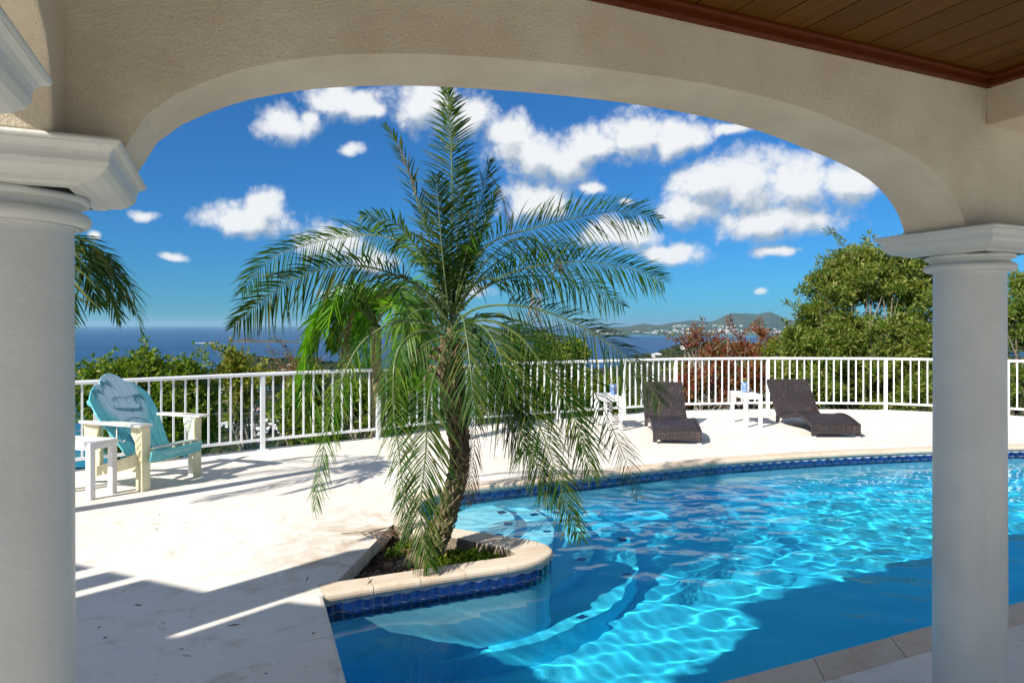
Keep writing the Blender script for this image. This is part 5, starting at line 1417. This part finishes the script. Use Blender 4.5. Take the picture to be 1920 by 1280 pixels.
shrub('shrub', 'small rounded lime green bush beside the big leafy tree', 'shrub', at(1445, 780, 17), [lobe(1447, 668, 17, 26, 34), lobe(1420, 700, 16.8, 22, 22), lobe(1432, 735, 16, 34, 34)], 8000, .075, .3, [L_LIME, L_YEL, L_GREEN], 48, clump=.2, nclump=70, branches=12, sprays=4)
# the big tree and its neighbour
shrub('tree', 'big olive green leafy tree filling the view left of the grey white column', 'tree', at(1640, 860, 15.6),
      [lobe(1550, 555, 15.6, 46, 50), lobe(1612, 520, 15.6, 60, 50), lobe(1570, 515, 15.6, 30, 34), lobe(1690, 530, 15.6, 62, 60), lobe(1740, 520, 15.6, 40, 50), lobe(1560, 640, 15.4, 80, 50), lobe(1650, 650, 15.2, 105, 60), lobe(1520, 700, 15.2, 66, 50), lobe(1640, 725, 15, 120, 45), lobe(1500, 640, 15.5, 30, 24), lobe(1740, 640, 15.4, 60, 100), lobe(1530, 600, 15.6, 26, 30)],
      88000, .12, .15, [L_OLIVE, L_OLIVE, L_GREEN], 51, clump=.21, nclump=560, branches=80, sprays=150, br=.05)
shrub('tree', 'looser leafy tree behind the grey white column with sky showing through', 'tree', at(1900, 860, 15.8),
      [lobe(1830, 620, 15.8, 60, 90), lobe(1905, 600, 15.8, 36, 60), lobe(1935, 560, 15.8, 40, 60), lobe(1880, 720, 15.4, 110, 50), lobe(1800, 720, 15, 70, 50)],
      26000, .12, .15, [L_OLIVE, L_GREEN], 52, clump=.19, nclump=230, branches=36, sprays=40, br=.04)
# low growth just outside the deck edge
mb = []; r_ = np.random.default_rng(77); cl = []
ed = smooth_line(RAIL, .12)
for i, (x, y) in enumerate(ed):
    a = ed[min(i + 1, len(ed) - 1)]; b = ed[max(i - 1, 0)]; nn = Vector((-(a[1] - b[1]), a[0] - b[0])).normalized()
    for k in range(6):
        d = r_.uniform(.12, 1.9); cl.append((x + nn.x * d, y + nn.y * d, -.32 - .30 * d + r_.normal() * .07 + (.12 if r_.random() < .12 else 0), r_.uniform(.12, .26)))
V, Q = leafcloud(cl, 60000, .075, .26, r_, up_=.6)
tag(np_mesh('undergrowth', V, Q, [L_LIME, L_GREEN, L_OLIVE, L_YEL], None, midx=r_.choice(4, len(Q), p=[.3, .4, .22, .08])), kind='stuff')
# planter weeds, fallen leaves, stones
cl = [(x, y, -.09, .05) for x, y in ((-.48, 4.95), (-.36, 4.93), (-.25, 4.9), (-.16, 4.88), (-.10, 4.86), (-.42, 5.02), (-.30, 5.0), (-.2, 4.96), (-.52, 4.85), (-.55, 4.72), (-.42, 4.78), (-.3, 4.78), (-.2, 4.8), (-.85, 5.2), (-.9, 5.0))]
V, Q = leafcloud(cl, 3600, .035, .22, r_, up_=1.0, spread=1.15)
tag(np_mesh('weeds', V, Q, [L_GREEN, L_GREEN, L_LIME], None, midx=r_.integers(0, 3, len(Q))), kind='stuff')
cl = [(x, y, -.10, .10) for x, y in ((-.6, 4.9), (-.8, 4.7), (-.9, 4.9), (-.75, 5.1), (-.5, 4.8), (-.95, 4.6))]
V, Q = leafcloud(cl, 420, .045, .3, r_, up_=0); V[:, 2] = -.085 + (V[:, 2] + .1) * .25
tag(np_mesh('fallen_leaves', V, Q, [DRY], None), kind='stuff')
STONE = simple('planter_stone', (0.30, 0.19, 0.11), .9, .2, 12, .5, 40, .01)
for i, (x, y, r0_, lab) in enumerate(((-.93, 4.62, .05, 'rounded brown stone in the planter soil nearest the front coping'), (-.80, 4.55, .035, 'small brown stone in the planter beside the larger one'), (-.62, 5.08, .045, 'stone behind the palm trunk in the planter'), (-.9, 4.85, .04, 'dark stone half buried in the planter soil'))):
    bm = bmesh.new(); bmesh.ops.create_icosphere(bm, subdivisions=2, radius=r0_)
    for v in bm.verts: v.co *= 1 + .3 * mnoise.noise(v.co * 22 + Vector((i * 3, 0, 0))); v.co.z *= .65
    me = bpy.data.meshes.new('stone'); bm.to_mesh(me); bm.free()
    o = link('stone', me, STONE); o.location = (x, y, -.10); tag(o, lab, 'stone')

# leaf litter on the deck
cl_n = 60; V = []; Q = []
for i in range(cl_n):
    p = ground(random.uniform(150, 1200), random.uniform(850, 1270)) if i < 45 else ground(random.uniform(1200, 1740), random.uniform(790, 835))
    if inside(LOOP, np.array([p.x]), np.array([p.y]))[0] or inside(SOILP, np.array([p.x]), np.array([p.y]))[0]: continue
    a = random.uniform(0, 6.28); L = random.uniform(.01, .035) if random.random() < .8 else random.uniform(.05, .11); w = L * random.uniform(.12, .3) if L < .04 else .004
    d = Vector((math.cos(a), math.sin(a), 0)); q = Vector((-d.y, d.x, 0)) * w; b = len(V)
    V += [p + Vector((0, 0, .003)), p + d * L * .5 + q + Vector((0, 0, .008)), p + d * L + Vector((0, 0, .004)), p + d * L * .5 - q + Vector((0, 0, .003))]; Q.append((b, b + 1, b + 2, b + 3))
tag(np_mesh('leaf_litter', [tuple(v) for v in V], Q, DRY), kind='stuff')

# ================================================================ HAZE
m, t = new_mat('haze_air')
vol = t.n.new('ShaderNodeVolumePrincipled'); vol.inputs['Density'].default_value = 2.6e-5; vol.inputs['Color'].default_value = (0.45, 0.80, 1.0, 1); vol.inputs['Anisotropy'].default_value = 0.2
o_ = t.n.new('ShaderNodeOutputMaterial'); t.l.new(vol.outputs[0], o_.inputs['Volume'])
hz = MB().box((0, 79000, 100), (330000, 163000, 470)).build('haze', m); tag(hz, kind='stuff')
